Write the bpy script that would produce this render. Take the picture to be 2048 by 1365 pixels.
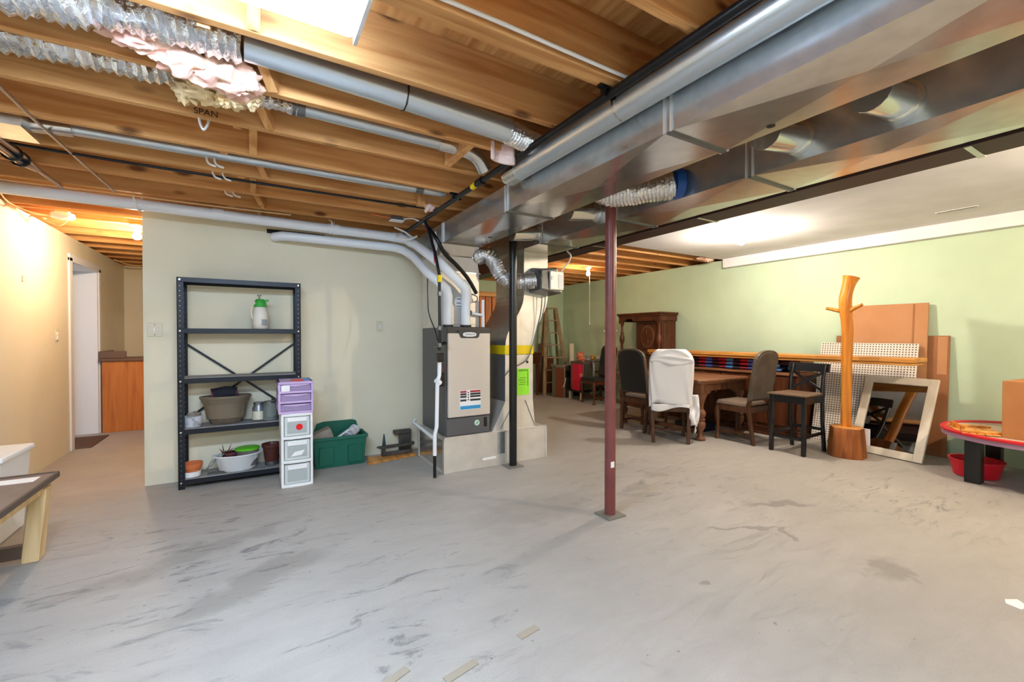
import bpy, math, random
from mathutils import Vector, Matrix, noise
random.seed(7)
for o in list(bpy.data.objects): bpy.data.objects.remove(o, do_unlink=True)
S = bpy.context.scene
COL = S.collection
PI = math.pi

# ------------------------------------------------------------------ camera, world, exposure
cam_d = bpy.data.cameras.new('camera'); cam = bpy.data.objects.new('camera', cam_d); COL.objects.link(cam)
cam_d.sensor_width = 36.0; cam_d.sensor_fit = 'HORIZONTAL'; cam_d.lens = 870.0/2048*36.0; cam_d.clip_start = .02
YAW = math.atan(519/870.0); PITCH = math.atan(10.5/870.0)
cam.location = (0, 0, 1.25); cam.rotation_euler = (PI/2-PITCH, 0, -YAW)
S.camera = cam
w = bpy.data.worlds.new('world'); S.world = w; w.use_nodes = True
w.node_tree.nodes['Background'].inputs[0].default_value = (.75, .85, 1, 1)
w.node_tree.nodes['Background'].inputs[1].default_value = .3
S.view_settings.view_transform = 'Standard'; S.view_settings.look = 'None'
S.view_settings.gamma = 1; S.view_settings.use_curve_mapping = False
S.view_settings.exposure = 1.22
FLUO = 36.0      # radiance of the fluorescent diffusers
BULB_R = 1080.0
BULB_F = 1450.0   # radiance of the bare bulb over the dining furniture
BULB_L = 640.0   # radiance of the corridor bulb
BULB_B = 160.0

# ------------------------------------------------------------------ materials
def lin(c):
    return tuple((v/12.92 if v <= .04045 else ((v+.055)/1.055)**2.4) for v in c)
def rgb(r, g, b): return lin((r/255., g/255., b/255.)) + (1,)
M = {}
def mat(name, c, rough=.6, metal=0, spec=.5, emit=None, es=0, trans=0, alpha=1, nz=None, c2=None, sc=(1, 1, 1), bump=0, bsc=None, det=4, lo=.35, hi=.65, coat=0, ior=1.45):
    m = bpy.data.materials.new(name); m.use_nodes = True; nt = m.node_tree; p = nt.nodes['Principled BSDF']
    p.inputs['Base Color'].default_value = c; p.inputs['Roughness'].default_value = rough
    p.inputs['Metallic'].default_value = metal; p.inputs['Specular IOR Level'].default_value = spec
    p.inputs['Transmission Weight'].default_value = trans; p.inputs['Alpha'].default_value = alpha
    p.inputs['Coat Weight'].default_value = coat; p.inputs['IOR'].default_value = ior
    if emit: p.inputs['Emission Color'].default_value = emit; p.inputs['Emission Strength'].default_value = es
    if nz or bump:
        tc = nt.nodes.new('ShaderNodeTexCoord'); mp = nt.nodes.new('ShaderNodeMapping'); mp.inputs['Scale'].default_value = sc
        nt.links.new(tc.outputs['Object'], mp.inputs[0])
    if nz:
        n = nt.nodes.new('ShaderNodeTexNoise'); n.inputs['Scale'].default_value = nz; n.inputs['Detail'].default_value = det
        nt.links.new(mp.outputs[0], n.inputs['Vector'])
        r = nt.nodes.new('ShaderNodeValToRGB'); r.color_ramp.elements[0].position = lo; r.color_ramp.elements[1].position = hi
        r.color_ramp.elements[0].color = c; r.color_ramp.elements[1].color = c2 or c
        nt.links.new(n.outputs['Fac'], r.inputs[0]); nt.links.new(r.outputs[0], p.inputs['Base Color'])
    if bump:
        n2 = nt.nodes.new('ShaderNodeTexNoise'); n2.inputs['Scale'].default_value = bsc or (nz or 20); n2.inputs['Detail'].default_value = 3
        nt.links.new(mp.outputs[0], n2.inputs['Vector'])
        b = nt.nodes.new('ShaderNodeBump'); b.inputs['Strength'].default_value = bump; b.inputs['Distance'].default_value = .01
        nt.links.new(n2.outputs['Fac'], b.inputs['Height']); nt.links.new(b.outputs[0], p.inputs['Normal'])
    M[name] = m
    return m
def N(m, t): return m.node_tree.nodes.new(t)

def mat_floor():
    m = bpy.data.materials.new('concrete'); m.use_nodes = True; nt = m.node_tree; L = nt.links.new; p = nt.nodes['Principled BSDF']
    tc = N(m, 'ShaderNodeTexCoord')
    def nz(scale, det, vec, lo, hi, rough=.55, dist=0):
        n = N(m, 'ShaderNodeTexNoise'); n.inputs['Scale'].default_value = scale; n.inputs['Detail'].default_value = det
        n.inputs['Roughness'].default_value = rough; n.inputs['Distortion'].default_value = dist
        L(vec, n.inputs['Vector']); r = N(m, 'ShaderNodeMapRange'); r.inputs[1].default_value = lo; r.inputs[2].default_value = hi; r.clamp = True
        L(n.outputs['Fac'], r.inputs[0]); return r.outputs[0]
    obj = tc.outputs['Object']
    mp = N(m, 'ShaderNodeMapping'); mp.inputs['Rotation'].default_value = (0, 0, .35); mp.inputs['Scale'].default_value = (1, 3.2, 1); L(obj, mp.inputs[0])
    big = nz(.8, 6, obj, .3, .7); mid = nz(2.2, 10, mp.outputs[0], .36, .68, .68, .8); fine = nz(150, 4, obj, .3, .7, .7)
    streak = nz(2.6, 12, mp.outputs[0], .55, .63, .74, 1.6)
    specks = nz(26, 2, obj, .74, .77, .5, 0)
    spots = nz(9, 4, obj, .66, .74, .6, .4)
    # worn, pitted patch towards the shelf: its own shape
    def patch(x, y, r):
        v = N(m, 'ShaderNodeVectorMath'); v.operation = 'DISTANCE'; L(obj, v.inputs[0]); v.inputs[1].default_value = (x, y, 0)
        r_ = N(m, 'ShaderNodeMapRange'); r_.inputs[1].default_value = r; r_.inputs[2].default_value = r*.25; r_.inputs[3].default_value = 0; r_.inputs[4].default_value = 1
        L(v.outputs['Value'], r_.inputs[0]); return r_.outputs[0]
    def math_(op, a, b):
        n = N(m, 'ShaderNodeMath'); n.operation = op
        for i, q in enumerate((a, b)):
            if isinstance(q, (int, float)): n.inputs[i].default_value = q
            else: L(q, n.inputs[i])
        return n.outputs[0]
    def mix(f, a, b):
        n = N(m, 'ShaderNodeMix'); n.data_type = 'RGBA'; n.clamp_factor = True
        for s, q in ((0, f), (6, a), (7, b)):
            if isinstance(q, tuple): n.inputs[s].default_value = q
            elif isinstance(q, (int, float)): n.inputs[s].default_value = q
            else: L(q, n.inputs[s])
        return n.outputs[2]
    pt = math_('MAXIMUM', math_('MAXIMUM', patch(-.1, 3.0, 1.5), patch(4.4, 1.3, 1.0)), math_('MAXIMUM', patch(.5, 2.0, 1.0), math_('MULTIPLY', patch(3.0, 2.6, 1.5), .6)))
    c = mix(big, rgb(164, 160, 153), rgb(187, 182, 174))
    c = mix(math_('MULTIPLY', mid, .55), c, rgb(158, 152, 146))
    c = mix(math_('MULTIPLY', fine, .35), c, rgb(140, 136, 132))
    c = mix(math_('MULTIPLY', math_('MULTIPLY', streak, pt), .75), c, rgb(104, 104, 104))
    c = mix(math_('MULTIPLY', spots, .3), c, rgb(128, 120, 112))
    c = mix(math_('MULTIPLY', specks, .5), c, rgb(80, 76, 72))
    wob = N(m, 'ShaderNodeTexNoise'); wob.inputs['Scale'].default_value = 6; wob.inputs['Detail'].default_value = 4; L(obj, wob.inputs['Vector'])
    wsub = N(m, 'ShaderNodeVectorMath'); wsub.operation = 'SUBTRACT'; L(wob.outputs['Color'], wsub.inputs[0]); wsub.inputs[1].default_value = (.5, .5, .5)
    wmul = N(m, 'ShaderNodeVectorMath'); wmul.operation = 'SCALE'; wmul.inputs['Scale'].default_value = .35; L(wsub.outputs[0], wmul.inputs[0])
    wadd = N(m, 'ShaderNodeVectorMath'); wadd.operation = 'ADD'; L(obj, wadd.inputs[0]); L(wmul.outputs[0], wadd.inputs[1])
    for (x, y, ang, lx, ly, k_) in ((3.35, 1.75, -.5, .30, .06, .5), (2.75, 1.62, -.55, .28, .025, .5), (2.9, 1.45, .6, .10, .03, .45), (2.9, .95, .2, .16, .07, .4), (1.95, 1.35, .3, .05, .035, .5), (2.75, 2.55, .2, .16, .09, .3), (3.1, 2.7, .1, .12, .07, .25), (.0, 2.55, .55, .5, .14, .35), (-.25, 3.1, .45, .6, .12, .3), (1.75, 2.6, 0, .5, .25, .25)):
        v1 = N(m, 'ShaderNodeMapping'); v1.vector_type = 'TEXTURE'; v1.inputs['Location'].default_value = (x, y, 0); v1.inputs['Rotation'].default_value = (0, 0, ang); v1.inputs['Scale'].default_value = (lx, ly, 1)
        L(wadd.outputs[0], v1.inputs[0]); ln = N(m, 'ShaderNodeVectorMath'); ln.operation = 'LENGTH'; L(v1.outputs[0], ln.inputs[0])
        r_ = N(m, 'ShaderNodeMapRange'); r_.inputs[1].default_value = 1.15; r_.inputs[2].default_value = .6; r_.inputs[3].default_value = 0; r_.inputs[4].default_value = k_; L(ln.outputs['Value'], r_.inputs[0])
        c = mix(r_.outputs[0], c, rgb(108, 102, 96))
    L(c, p.inputs['Base Color']); p.inputs['Roughness'].default_value = .55; p.inputs['Specular IOR Level'].default_value = .35
    b = N(m, 'ShaderNodeBump'); b.inputs['Strength'].default_value = .35; b.inputs['Distance'].default_value = .006
    h = math_('ADD', math_('MULTIPLY', mid, .6), math_('ADD', math_('MULTIPLY', fine, .25), math_('MULTIPLY', streak, -.8)))
    L(h, b.inputs['Height']); L(b.outputs[0], p.inputs['Normal'])
    M['concrete'] = m
mat_floor()

def mat_pine(name, ca, cb, cd, along='x', knot=True, rough=.7):
    m = bpy.data.materials.new(name); m.use_nodes = True; nt = m.node_tree; L = nt.links.new; p = nt.nodes['Principled BSDF']
    tc = N(m, 'ShaderNodeTexCoord'); mp = N(m, 'ShaderNodeMapping')
    s = {'x': (.6, 9, 9), 'y': (9, .6, 9), 'z': (9, 9, .6)}[along]; mp.inputs['Scale'].default_value = s
    oi = N(m, 'ShaderNodeObjectInfo'); ad = N(m, 'ShaderNodeVectorMath'); ad.operation = 'ADD'
    cb_ = N(m, 'ShaderNodeCombineXYZ'); mu = N(m, 'ShaderNodeMath'); mu.operation = 'MULTIPLY'; mu.inputs[1].default_value = 17.
    L(oi.outputs['Random'], mu.inputs[0]); L(mu.outputs[0], cb_.inputs[0]); L(mu.outputs[0], cb_.inputs[2])
    L(tc.outputs['Object'], ad.inputs[0]); L(cb_.outputs[0], ad.inputs[1]); L(ad.outputs[0], mp.inputs[0])
    n = N(m, 'ShaderNodeTexNoise'); n.inputs['Scale'].default_value = 2.2; n.inputs['Detail'].default_value = 5; n.inputs['Distortion'].default_value = .8; L(mp.outputs[0], n.inputs['Vector'])
    r = N(m, 'ShaderNodeValToRGB'); e = r.color_ramp.elements; e[0].position = .32; e[0].color = ca; e[1].position = .62; e[1].color = cb
    L(n.outputs['Fac'], r.inputs[0]); out = r.outputs[0]
    if knot:
        k = N(m, 'ShaderNodeMapping'); k.inputs['Scale'].default_value = {'x': (2.2, 5.5, 5.5), 'y': (5.5, 2.2, 5.5), 'z': (5.5, 5.5, 2.2)}[along]; L(ad.outputs[0], k.inputs[0])
        v = N(m, 'ShaderNodeTexVoronoi'); v.inputs['Scale'].default_value = 1.0; L(k.outputs[0], v.inputs['Vector'])
        rr = N(m, 'ShaderNodeMapRange'); rr.inputs[1].default_value = .07; rr.inputs[2].default_value = .15; rr.inputs[3].default_value = .85; rr.inputs[4].default_value = 0
        L(v.outputs['Distance'], rr.inputs[0])
        mx = N(m, 'ShaderNodeMix'); mx.data_type = 'RGBA'; L(rr.outputs[0], mx.inputs[0]); L(out, mx.inputs[6]); mx.inputs[7].default_value = cd; out = mx.outputs[2]
    hs = N(m, 'ShaderNodeHueSaturation'); rm = N(m, 'ShaderNodeMapRange'); rm.inputs[3].default_value = .86; rm.inputs[4].default_value = 1.12
    L(oi.outputs['Random'], rm.inputs[0]); L(rm.outputs[0], hs.inputs['Value']); L(out, hs.inputs['Color'])
    L(hs.outputs[0], p.inputs['Base Color']); p.inputs['Roughness'].default_value = rough; p.inputs['Specular IOR Level'].default_value = .3
    M[name] = m
mat_pine('pine', rgb(188, 126, 70), rgb(222, 168, 108), rgb(92, 48, 24))
mat_pine('pine_y', rgb(188, 126, 70), rgb(222, 168, 108), rgb(92, 48, 24), 'y')
mat_pine('pine_z', rgb(188, 126, 70), rgb(222, 168, 108), rgb(92, 48, 24), 'z', False)
mat_pine('subfloor', rgb(170, 112, 60), rgb(206, 156, 98), rgb(100, 60, 30), 'y', False)
mat_pine('raw_wood', rgb(196, 166, 118), rgb(220, 192, 146), rgb(120, 90, 50), 'z', False)
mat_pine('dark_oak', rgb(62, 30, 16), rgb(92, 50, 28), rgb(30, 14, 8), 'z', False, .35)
mat_pine('oak_y', rgb(110, 70, 46), rgb(142, 98, 68), rgb(60, 30, 18), 'y', False, .4)
mat_pine('oak_z', rgb(88, 54, 36), rgb(118, 78, 54), rgb(50, 26, 14), 'z', False, .4)
mat_pine('chair_wood', rgb(58, 34, 22), rgb(86, 54, 34), rgb(30, 16, 10), 'z', False, .35)
mat_pine('honey', rgb(178, 104, 30), rgb(214, 140, 54), rgb(90, 46, 14), 'z', False, .35)
mat_pine('honey_y', rgb(176, 112, 46), rgb(216, 156, 80), rgb(90, 46, 14), 'y', False, .4)
mat_pine('bark', rgb(104, 56, 24), rgb(150, 88, 42), rgb(60, 30, 14), 'z', False, .7)
mat_pine('plywood', rgb(172, 96, 40), rgb(198, 122, 58), rgb(110, 60, 24), 'z', False, .5)
mat_pine('shutter', rgb(150, 84, 36), rgb(190, 116, 58), rgb(90, 50, 20), 'z', False, .6)
mat_pine('slat', rgb(196, 126, 50), rgb(228, 170, 92), rgb(110, 60, 24), 'x', False, .5)
mat('wall_beige', rgb(226, 218, 194), .85, bump=.06, bsc=220, nz=2.5, c2=rgb(230, 222, 200), spec=.2)
mat('wall_cream', rgb(232, 224, 198), .85, bump=.06, bsc=220, nz=2.5, c2=rgb(236, 228, 204), spec=.2)
mat('wall_green', rgb(186, 206, 178), .85, bump=.06, bsc=220, nz=2.5, c2=rgb(192, 212, 184), spec=.2)
mat('drywall', rgb(216, 216, 218), .8, bump=.12, bsc=160, nz=3, c2=rgb(226, 226, 228), spec=.2)
mat('white_paint', rgb(232, 234, 238), .45)
mat('white_plastic', rgb(236, 237, 238), .35)
mat('pvc', rgb(232, 236, 242), .3)
mat('ivory', rgb(222, 214, 190), .4)
mat('galv', rgb(208, 206, 202), .2, .93, nz=14, c2=rgb(220, 218, 214), bump=.03, bsc=5, det=2)
mat('galv_side', rgb(190, 198, 204), .26, .85, nz=18, c2=rgb(206, 212, 216), bump=.06, bsc=3.5, det=3)
mat('galv_pale', rgb(212, 208, 202), .42, .55, nz=8, c2=rgb(224, 220, 214), bump=.06, bsc=5)
mat('pipe_metal', rgb(206, 214, 220), .3, .8)
mat('chrome', rgb(226, 222, 214), .2, .9)
mat('foil', rgb(228, 228, 230), .22, .92, bump=.8, bsc=45, sc=(1, 1, 1))
mat('blue_tape', rgb(28, 78, 150), .45)
mat('black_iron', rgb(22, 22, 26), .35, .3)
mat('black_paint', rgb(18, 18, 20), .3)
mat('black_steel', rgb(24, 27, 36), .4, .2)
mat('beam_brown', rgb(58, 34, 28), .5)
mat('post_brown', rgb(112, 58, 56), .3, nz=6, c2=rgb(122, 66, 62))
mat('plate_grey', rgb(132, 128, 120), .6, .3)
mat('furnace_grey', rgb(92, 92, 94), .45, .2, bump=.05, bsc=200)
mat('furnace_door', rgb(206, 196, 184), .42, .15, bump=.05, bsc=260)
mat('furnace_dark', rgb(58, 56, 56), .4)
mat('yellow', rgb(236, 206, 12), .45)
mat('lime', rgb(150, 232, 52), .55)
mat('print_dark', rgb(50, 44, 46), .6)
mat('print_red', rgb(168, 40, 44), .6)
mat('print_blue', rgb(50, 150, 204), .5)
mat('ink', rgb(30, 24, 22), .7)
mat('label_white', rgb(238, 238, 238), .5)
mat('seal_green', rgb(196, 226, 208), .5)
mat('pink_wool', rgb(226, 172, 156), .95, nz=14, c2=rgb(238, 204, 180), bump=.35, bsc=40, spec=.05)
mat('cream_wool', rgb(222, 190, 140), .95, nz=14, c2=rgb(232, 208, 168), bump=.35, bsc=40, spec=.05)
mat('pink_batt', rgb(234, 196, 188), .95, nz=9, c2=rgb(240, 216, 206), bump=.7, bsc=30, spec=.05)
mat('cable_white', rgb(232, 230, 226), .45)
mat('cable_tan', rgb(222, 188, 140), .5)
mat('steel_cable', rgb(196, 176, 160), .3, .9)
mat('red', rgb(196, 18, 40), .4)
mat('red_case', rgb(206, 14, 60), .4)
mat('rim_red', rgb(206, 32, 44), .4)
mat('rim_side', rgb(150, 116, 136), .5)
mat('tabletop_tan', rgb(198, 176, 158), .5)
mat('cardboard', rgb(176, 128, 90), .85, nz=4, c2=rgb(184, 136, 98), spec=.15)
mat('cardboard_b', rgb(146, 100, 68), .85, nz=4, c2=rgb(156, 108, 74), spec=.15)
mat('box_card', rgb(168, 114, 70), .85, nz=4, c2=rgb(176, 122, 76), spec=.15)
mat('mirror', rgb(150, 150, 152), .03, 1)
mat('frame_pale', rgb(208, 198, 178), .5, nz=6, c2=rgb(220, 212, 196), sc=(1, 1, 1))
mat('leather_black', rgb(26, 28, 30), .55, bump=.1, bsc=120)
mat('leather_brown', rgb(72, 62, 52), .42, nz=7, c2=rgb(92, 82, 70), bump=.08, bsc=120)
mat('back_trim', rgb(92, 84, 76), .4, .3, bump=.4, bsc=60)
mat('seat_fabric', rgb(104, 88, 74), .7)
mat('brass', rgb(186, 156, 110), .3, 1)
mat('sheet', rgb(226, 226, 228), .8, bump=.15, bsc=14, spec=.2)
mat('stool_black', rgb(20, 22, 26), .25)
mat('stool_seat', rgb(116, 92, 74), .35)
mat('green_tote', rgb(20, 96, 78), .4)
mat('green_lid', rgb(96, 196, 40), .4)
mat('sprayer_green', rgb(58, 168, 66), .4)
mat('sprayer_body', rgb(226, 220, 210), .35)
mat('grey_label', rgb(150, 156, 164), .5)
mat('bronze_pot', rgb(132, 118, 100), .35, .35)
mat('terracotta', rgb(196, 104, 56), .75, nz=12, c2=rgb(206, 118, 68))
mat('brown_glaze', rgb(84, 44, 38), .25)
mat('plum_pot', rgb(102, 56, 60), .4)
mat('navy_cloth', rgb(20, 22, 34), .8)
mat('magenta_cloth', rgb(98, 28, 50), .7)
mat('grey_pot', rgb(110, 100, 98), .5)
mat('newsprint', rgb(196, 198, 206), .8, nz=22, c2=rgb(150, 152, 160), bump=.3, bsc=20, lo=.5, hi=.62)
mat('glass', rgb(226, 236, 234), .08, 0, trans=.85, ior=1.3)
mat('jar_metal', rgb(128, 132, 134), .3, .6)
mat('lid_grey', rgb(120, 122, 124), .35, .8)
mat('purple', rgb(196, 170, 214), .4)
mat('purple_dark', rgb(150, 132, 170), .35)
mat('drawer_clear', rgb(206, 212, 210), .35, nz=3, c2=rgb(196, 204, 202))
mat('drawer_deep', rgb(170, 178, 178), .4)
mat('orange', rgb(230, 84, 40), .5)
mat('red_sticker', rgb(222, 20, 20), .5)
mat('shelf_board', rgb(150, 150, 152), .7, nz=6, c2=rgb(128, 124, 120))
mat('shim', rgb(158, 148, 132), .8)
mat('slate', rgb(86, 84, 82), .6)
mat('dust_wrap', rgb(156, 148, 138), .6, nz=9, c2=rgb(132, 124, 114), bump=.4, bsc=12)
mat('iron_rust', rgb(74, 70, 66), .5, .5, nz=12, c2=rgb(98, 92, 86))
mat('blue_steel', rgb(70, 90, 104), .35, .8)
mat('mat_brown', rgb(96, 68, 52), .85, bump=.3, bsc=200)
mat('laminate', rgb(110, 82, 66), .5)
mat('bench_top', rgb(112, 96, 88), .6, nz=5, c2=rgb(126, 110, 102))
mat('bench_edge', rgb(92, 76, 66), .5)
mat('steel_brush', rgb(178, 166, 152), .3, .9, nz=40, c2=rgb(150, 140, 128), sc=(1, 1, .05))
mat('copper_panel', rgb(110, 56, 32), .3, .2)
mat('navy_bin', rgb(16, 28, 44), .45)
mat('dark_glass', rgb(40, 40, 42), .15)
mat('bag_red', rgb(206, 120, 92), .5); mat('bag_grey', rgb(150, 146, 146), .4, .3); mat('bag_gold', rgb(190, 142, 40), .5)
mat('ladder_wood', rgb(138, 116, 86), .6, nz=8, c2=rgb(158, 136, 104))
mat('diffuser', rgb(245, 248, 255), .4, emit=rgb(200, 226, 255), es=FLUO)
mat('bulb_r', rgb(255, 240, 220), .3, emit=rgb(255, 240, 222), es=BULB_R)
mat('bulb_f', rgb(255, 240, 220), .3, emit=rgb(255, 230, 198), es=BULB_F)
mat('bulb_l', rgb(255, 235, 200), .3, emit=rgb(255, 228, 190), es=BULB_L)
mat('bulb_dim', rgb(245, 242, 236), .3, emit=rgb(255, 222, 176), es=BULB_B)  # weak glow added to the unlit-looking pull-cord bulb, warms the far end

def mat_plaid():
    m = bpy.data.materials.new('plaid'); m.use_nodes = True; L = m.node_tree.links.new; p = m.node_tree.nodes['Principled BSDF']
    tc = N(m, 'ShaderNodeTexCoord'); sx = N(m, 'ShaderNodeSeparateXYZ'); L(tc.outputs['Object'], sx.inputs[0])
    def stripe(src, per, cols):
        d = N(m, 'ShaderNodeMath'); d.operation = 'DIVIDE'; d.inputs[1].default_value = per; L(src, d.inputs[0])
        f = N(m, 'ShaderNodeMath'); f.operation = 'FRACT'; L(d.outputs[0], f.inputs[0])
        r = N(m, 'ShaderNodeValToRGB'); r.color_ramp.interpolation = 'CONSTANT'; L(f.outputs[0], r.inputs[0])
        e = r.color_ramp.elements
        e[0].position = 0; e[0].color = cols[0]; e[1].position = 1/len(cols); e[1].color = cols[1]
        for i, c in enumerate(cols[2:], 2):
            q = e.new(i/len(cols)); q.color = c
        return r.outputs[0]
    a = stripe(sx.outputs[1], .62, [rgb(214, 20, 36), rgb(92, 8, 22), rgb(90, 110, 186), rgb(214, 20, 36), rgb(60, 8, 16), rgb(110, 150, 200)])
    b = stripe(sx.outputs[2], .21, [rgb(60, 150, 200), rgb(235, 235, 235), rgb(240, 240, 240)])
    mx = N(m, 'ShaderNodeMix'); mx.data_type = 'RGBA'; mx.blend_type = 'MULTIPLY'; mx.inputs[0].default_value = .75
    L(a, mx.inputs[6]); L(b, mx.inputs[7]); L(mx.outputs[2], p.inputs['Base Color']); p.inputs['Roughness'].default_value = .85
    M['plaid'] = m
mat_plaid()
def mat_peg():
    m = bpy.data.materials.new('pegboard'); m.use_nodes = True; L = m.node_tree.links.new; p = m.node_tree.nodes['Principled BSDF']
    tc = N(m, 'ShaderNodeTexCoord'); sx = N(m, 'ShaderNodeSeparateXYZ'); L(tc.outputs['Object'], sx.inputs[0])
    def cell(src):
        d = N(m, 'ShaderNodeMath'); d.operation = 'DIVIDE'; d.inputs[1].default_value = .0265; L(src, d.inputs[0])
        f = N(m, 'ShaderNodeMath'); f.operation = 'FRACT'; L(d.outputs[0], f.inputs[0])
        s = N(m, 'ShaderNodeMath'); s.operation = 'SUBTRACT'; s.inputs[1].default_value = .5; L(f.outputs[0], s.inputs[0])
        q = N(m, 'ShaderNodeMath'); q.operation = 'MULTIPLY'; L(s.outputs[0], q.inputs[0]); L(s.outputs[0], q.inputs[1]); return q.outputs[0]
    ad = N(m, 'ShaderNodeMath'); ad.operation = 'ADD'; L(cell(sx.outputs[1]), ad.inputs[0]); L(cell(sx.outputs[2]), ad.inputs[1])
    lt = N(m, 'ShaderNodeMath'); lt.operation = 'LESS_THAN'; lt.inputs[1].default_value = .075; L(ad.outputs[0], lt.inputs[0])
    mx = N(m, 'ShaderNodeMix'); mx.data_type = 'RGBA'; L(lt.outputs[0], mx.inputs[0]); mx.inputs[6].default_value = rgb(214, 207, 196); mx.inputs[7].default_value = rgb(84, 70, 62)
    L(mx.outputs[2], p.inputs['Base Color']); p.inputs['Roughness'].default_value = .3; M['pegboard'] = m
mat_peg()

# ------------------------------------------------------------------ mesh helpers
ORG = {}
def tag(o, label, cat, group=None):
    o['label'] = label; o['category'] = cat
    if group: o['group'] = group
    return o
def thing(name, label, cat, loc=(0, 0, 0), rz=0, group=None):
    o = bpy.data.objects.new(name, None); COL.objects.link(o); o.empty_display_size = .05
    o.location = loc; o.rotation_euler = (0, 0, rz); ORG[o.name] = Vector(loc) if rz == 0 else Vector((0, 0, 0))
    return tag(o, label, cat, group)
class MB:
    def __init__(s): s.v = []; s.f = []
    def add(s, vs, fs, xf=None):
        k = len(s.v); s.v += [tuple(xf @ Vector(q)) if xf else tuple(q) for q in vs]; s.f += [tuple(i+k for i in f) for f in fs]; return s
    def box(s, x0, x1, y0, y1, z0, z1, xf=None):
        vs = [(x, y, z) for x in (x0, x1) for y in (y0, y1) for z in (z0, z1)]
        return s.add(vs, [(0, 1, 3, 2), (4, 6, 7, 5), (0, 4, 5, 1), (2, 3, 7, 6), (0, 2, 6, 4), (1, 5, 7, 3)], xf)
    def hexa(s, b, t):      # bottom loop, top loop (lists of points, counter-clockwise seen from above)
        n = len(b); fs = [tuple(range(n))[::-1], tuple(range(n, 2*n))] + [(i, (i+1) % n, n+(i+1) % n, n+i) for i in range(n)]
        return s.add(list(b)+list(t), fs)
    def bar(s, a, b, wd, ht, up=(0, 0, 1)):
        a = Vector(a); b = Vector(b); d = (b-a).normalized(); u = Vector(up); r = d.cross(u)
        if r.length < 1e-4: r = d.cross(Vector((0, 1, 0)))
        r.normalize(); u = r.cross(d); r *= wd/2; u *= ht/2
        return s.hexa([a-r-u, a+r-u, a+r+u, a-r+u], [b-r-u, b+r-u, b+r+u, b-r+u])
    def tube(s, pts, r, n=10, caps=True):
        pts = [Vector(p) for p in pts]; m = len(pts); rr = r if isinstance(r, (list, tuple)) else [r]*m
        t0 = (pts[1]-pts[0]).normalized(); a = t0.cross(Vector((0, 0, 1)))
        if a.length < .01: a = t0.cross(Vector((1, 0, 0)))
        a.normalize(); vs = []
        for i, p in enumerate(pts):
            t = (pts[min(i+1, m-1)]-pts[max(i-1, 0)]).normalized(); a = (a - t*a.dot(t)).normalized(); b = t.cross(a)
            for j in range(n):
                an = 2*PI*j/n; vs.append(p + (a*math.cos(an)+b*math.sin(an))*rr[i])
        fs = [(i*n+j, i*n+(j+1) % n, (i+1)*n+(j+1) % n, (i+1)*n+j) for i in range(m-1) for j in range(n)]
        if caps: fs += [tuple(range(n))[::-1], tuple(range((m-1)*n, m*n))]
        return s.add(vs, fs)
    def lathe(s, prof, c=(0, 0, 0), n=20, sx=1, sy=1, flute=0, nf=12, caps=True, xf=None):
        vs = []
        for r, z in prof:
            for j in range(n):
                a = 2*PI*j/n; q = r*(1+flute*math.cos(nf*a)) if flute else r
                vs.append((c[0]+q*math.cos(a)*sx, c[1]+q*math.sin(a)*sy, c[2]+z))
        m = len(prof); fs = [(i*n+j, i*n+(j+1) % n, (i+1)*n+(j+1) % n, (i+1)*n+j) for i in range(m-1) for j in range(n)]
        if caps: fs += [tuple(range(n))[::-1], tuple(range((m-1)*n, m*n))]
        return s.add(vs, fs, xf)
    def grid(s, fn, nu, nv, thick=0):
        vs = [fn(i/nu, j/nv) for i in range(nu+1) for j in range(nv+1)]
        fs = [(i*(nv+1)+j, (i+1)*(nv+1)+j, (i+1)*(nv+1)+j+1, i*(nv+1)+j+1) for i in range(nu) for j in range(nv)]
        return s.add(vs, fs)
    def prism(s, poly, axis, a, b):      # extrude a 2-D outline between a and b along an axis
        mk = {'x': lambda p, t: (t, p[0], p[1]), 'y': lambda p, t: (p[0], t, p[1]), 'z': lambda p, t: (p[0], p[1], t)}[axis]
        n = len(poly); vs = [mk(p, a) for p in poly]+[mk(p, b) for p in poly]
        return s.add(vs, [tuple(range(n))[::-1], tuple(range(n, 2*n))]+[(i, (i+1) % n, n+(i+1) % n, n+i) for i in range(n)])
    def blob(s, c, r, amp=.3, fq=6, n=14, seed=0):
        vs = []; fs = []; m = n//2+1
        for i in range(m+1):
            th = PI*i/m
            for j in range(n):
                ph = 2*PI*j/n; d = Vector((math.sin(th)*math.cos(ph), math.sin(th)*math.sin(ph), math.cos(th)))
                k = 1+amp*noise.noise(d*fq*.4+Vector((seed, seed*1.7, 0)))*1.6
                vs.append((c[0]+d.x*r[0]*k, c[1]+d.y*r[1]*k, c[2]+d.z*r[2]*k))
        fs = [(i*n+j, (i+1)*n+j, (i+1)*n+(j+1) % n, i*n+(j+1) % n) for i in range(m) for j in range(n)]
        return s.add(vs, fs)
    def build(s, name, m, parent=None, loc=None, smooth=None, bevel=0, seg=1, solid=0, label=None, sub=0, local=False):
        me = bpy.data.meshes.new(name); root = parent
        while root is not None and root.parent is not None: root = root.parent
        off = Vector(loc) if (loc is not None and parent is None) else (ORG.get(root.name, Vector((0, 0, 0))) if root else Vector((0, 0, 0)))
        if local: off = Vector((0, 0, 0))
        me.from_pydata([tuple(Vector(q)-off) for q in s.v], [], s.f); me.validate(); me.update()
        import bmesh
        bm = bmesh.new(); bm.from_mesh(me); bmesh.ops.recalc_face_normals(bm, faces=bm.faces); bm.to_mesh(me); bm.free()
        me.materials.append(M[m])
        if smooth is not None:
            for p in me.polygons: p.use_smooth = True
            me.set_sharp_from_angle(angle=math.radians(smooth))
        o = bpy.data.objects.new(name, me); COL.objects.link(o)
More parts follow.
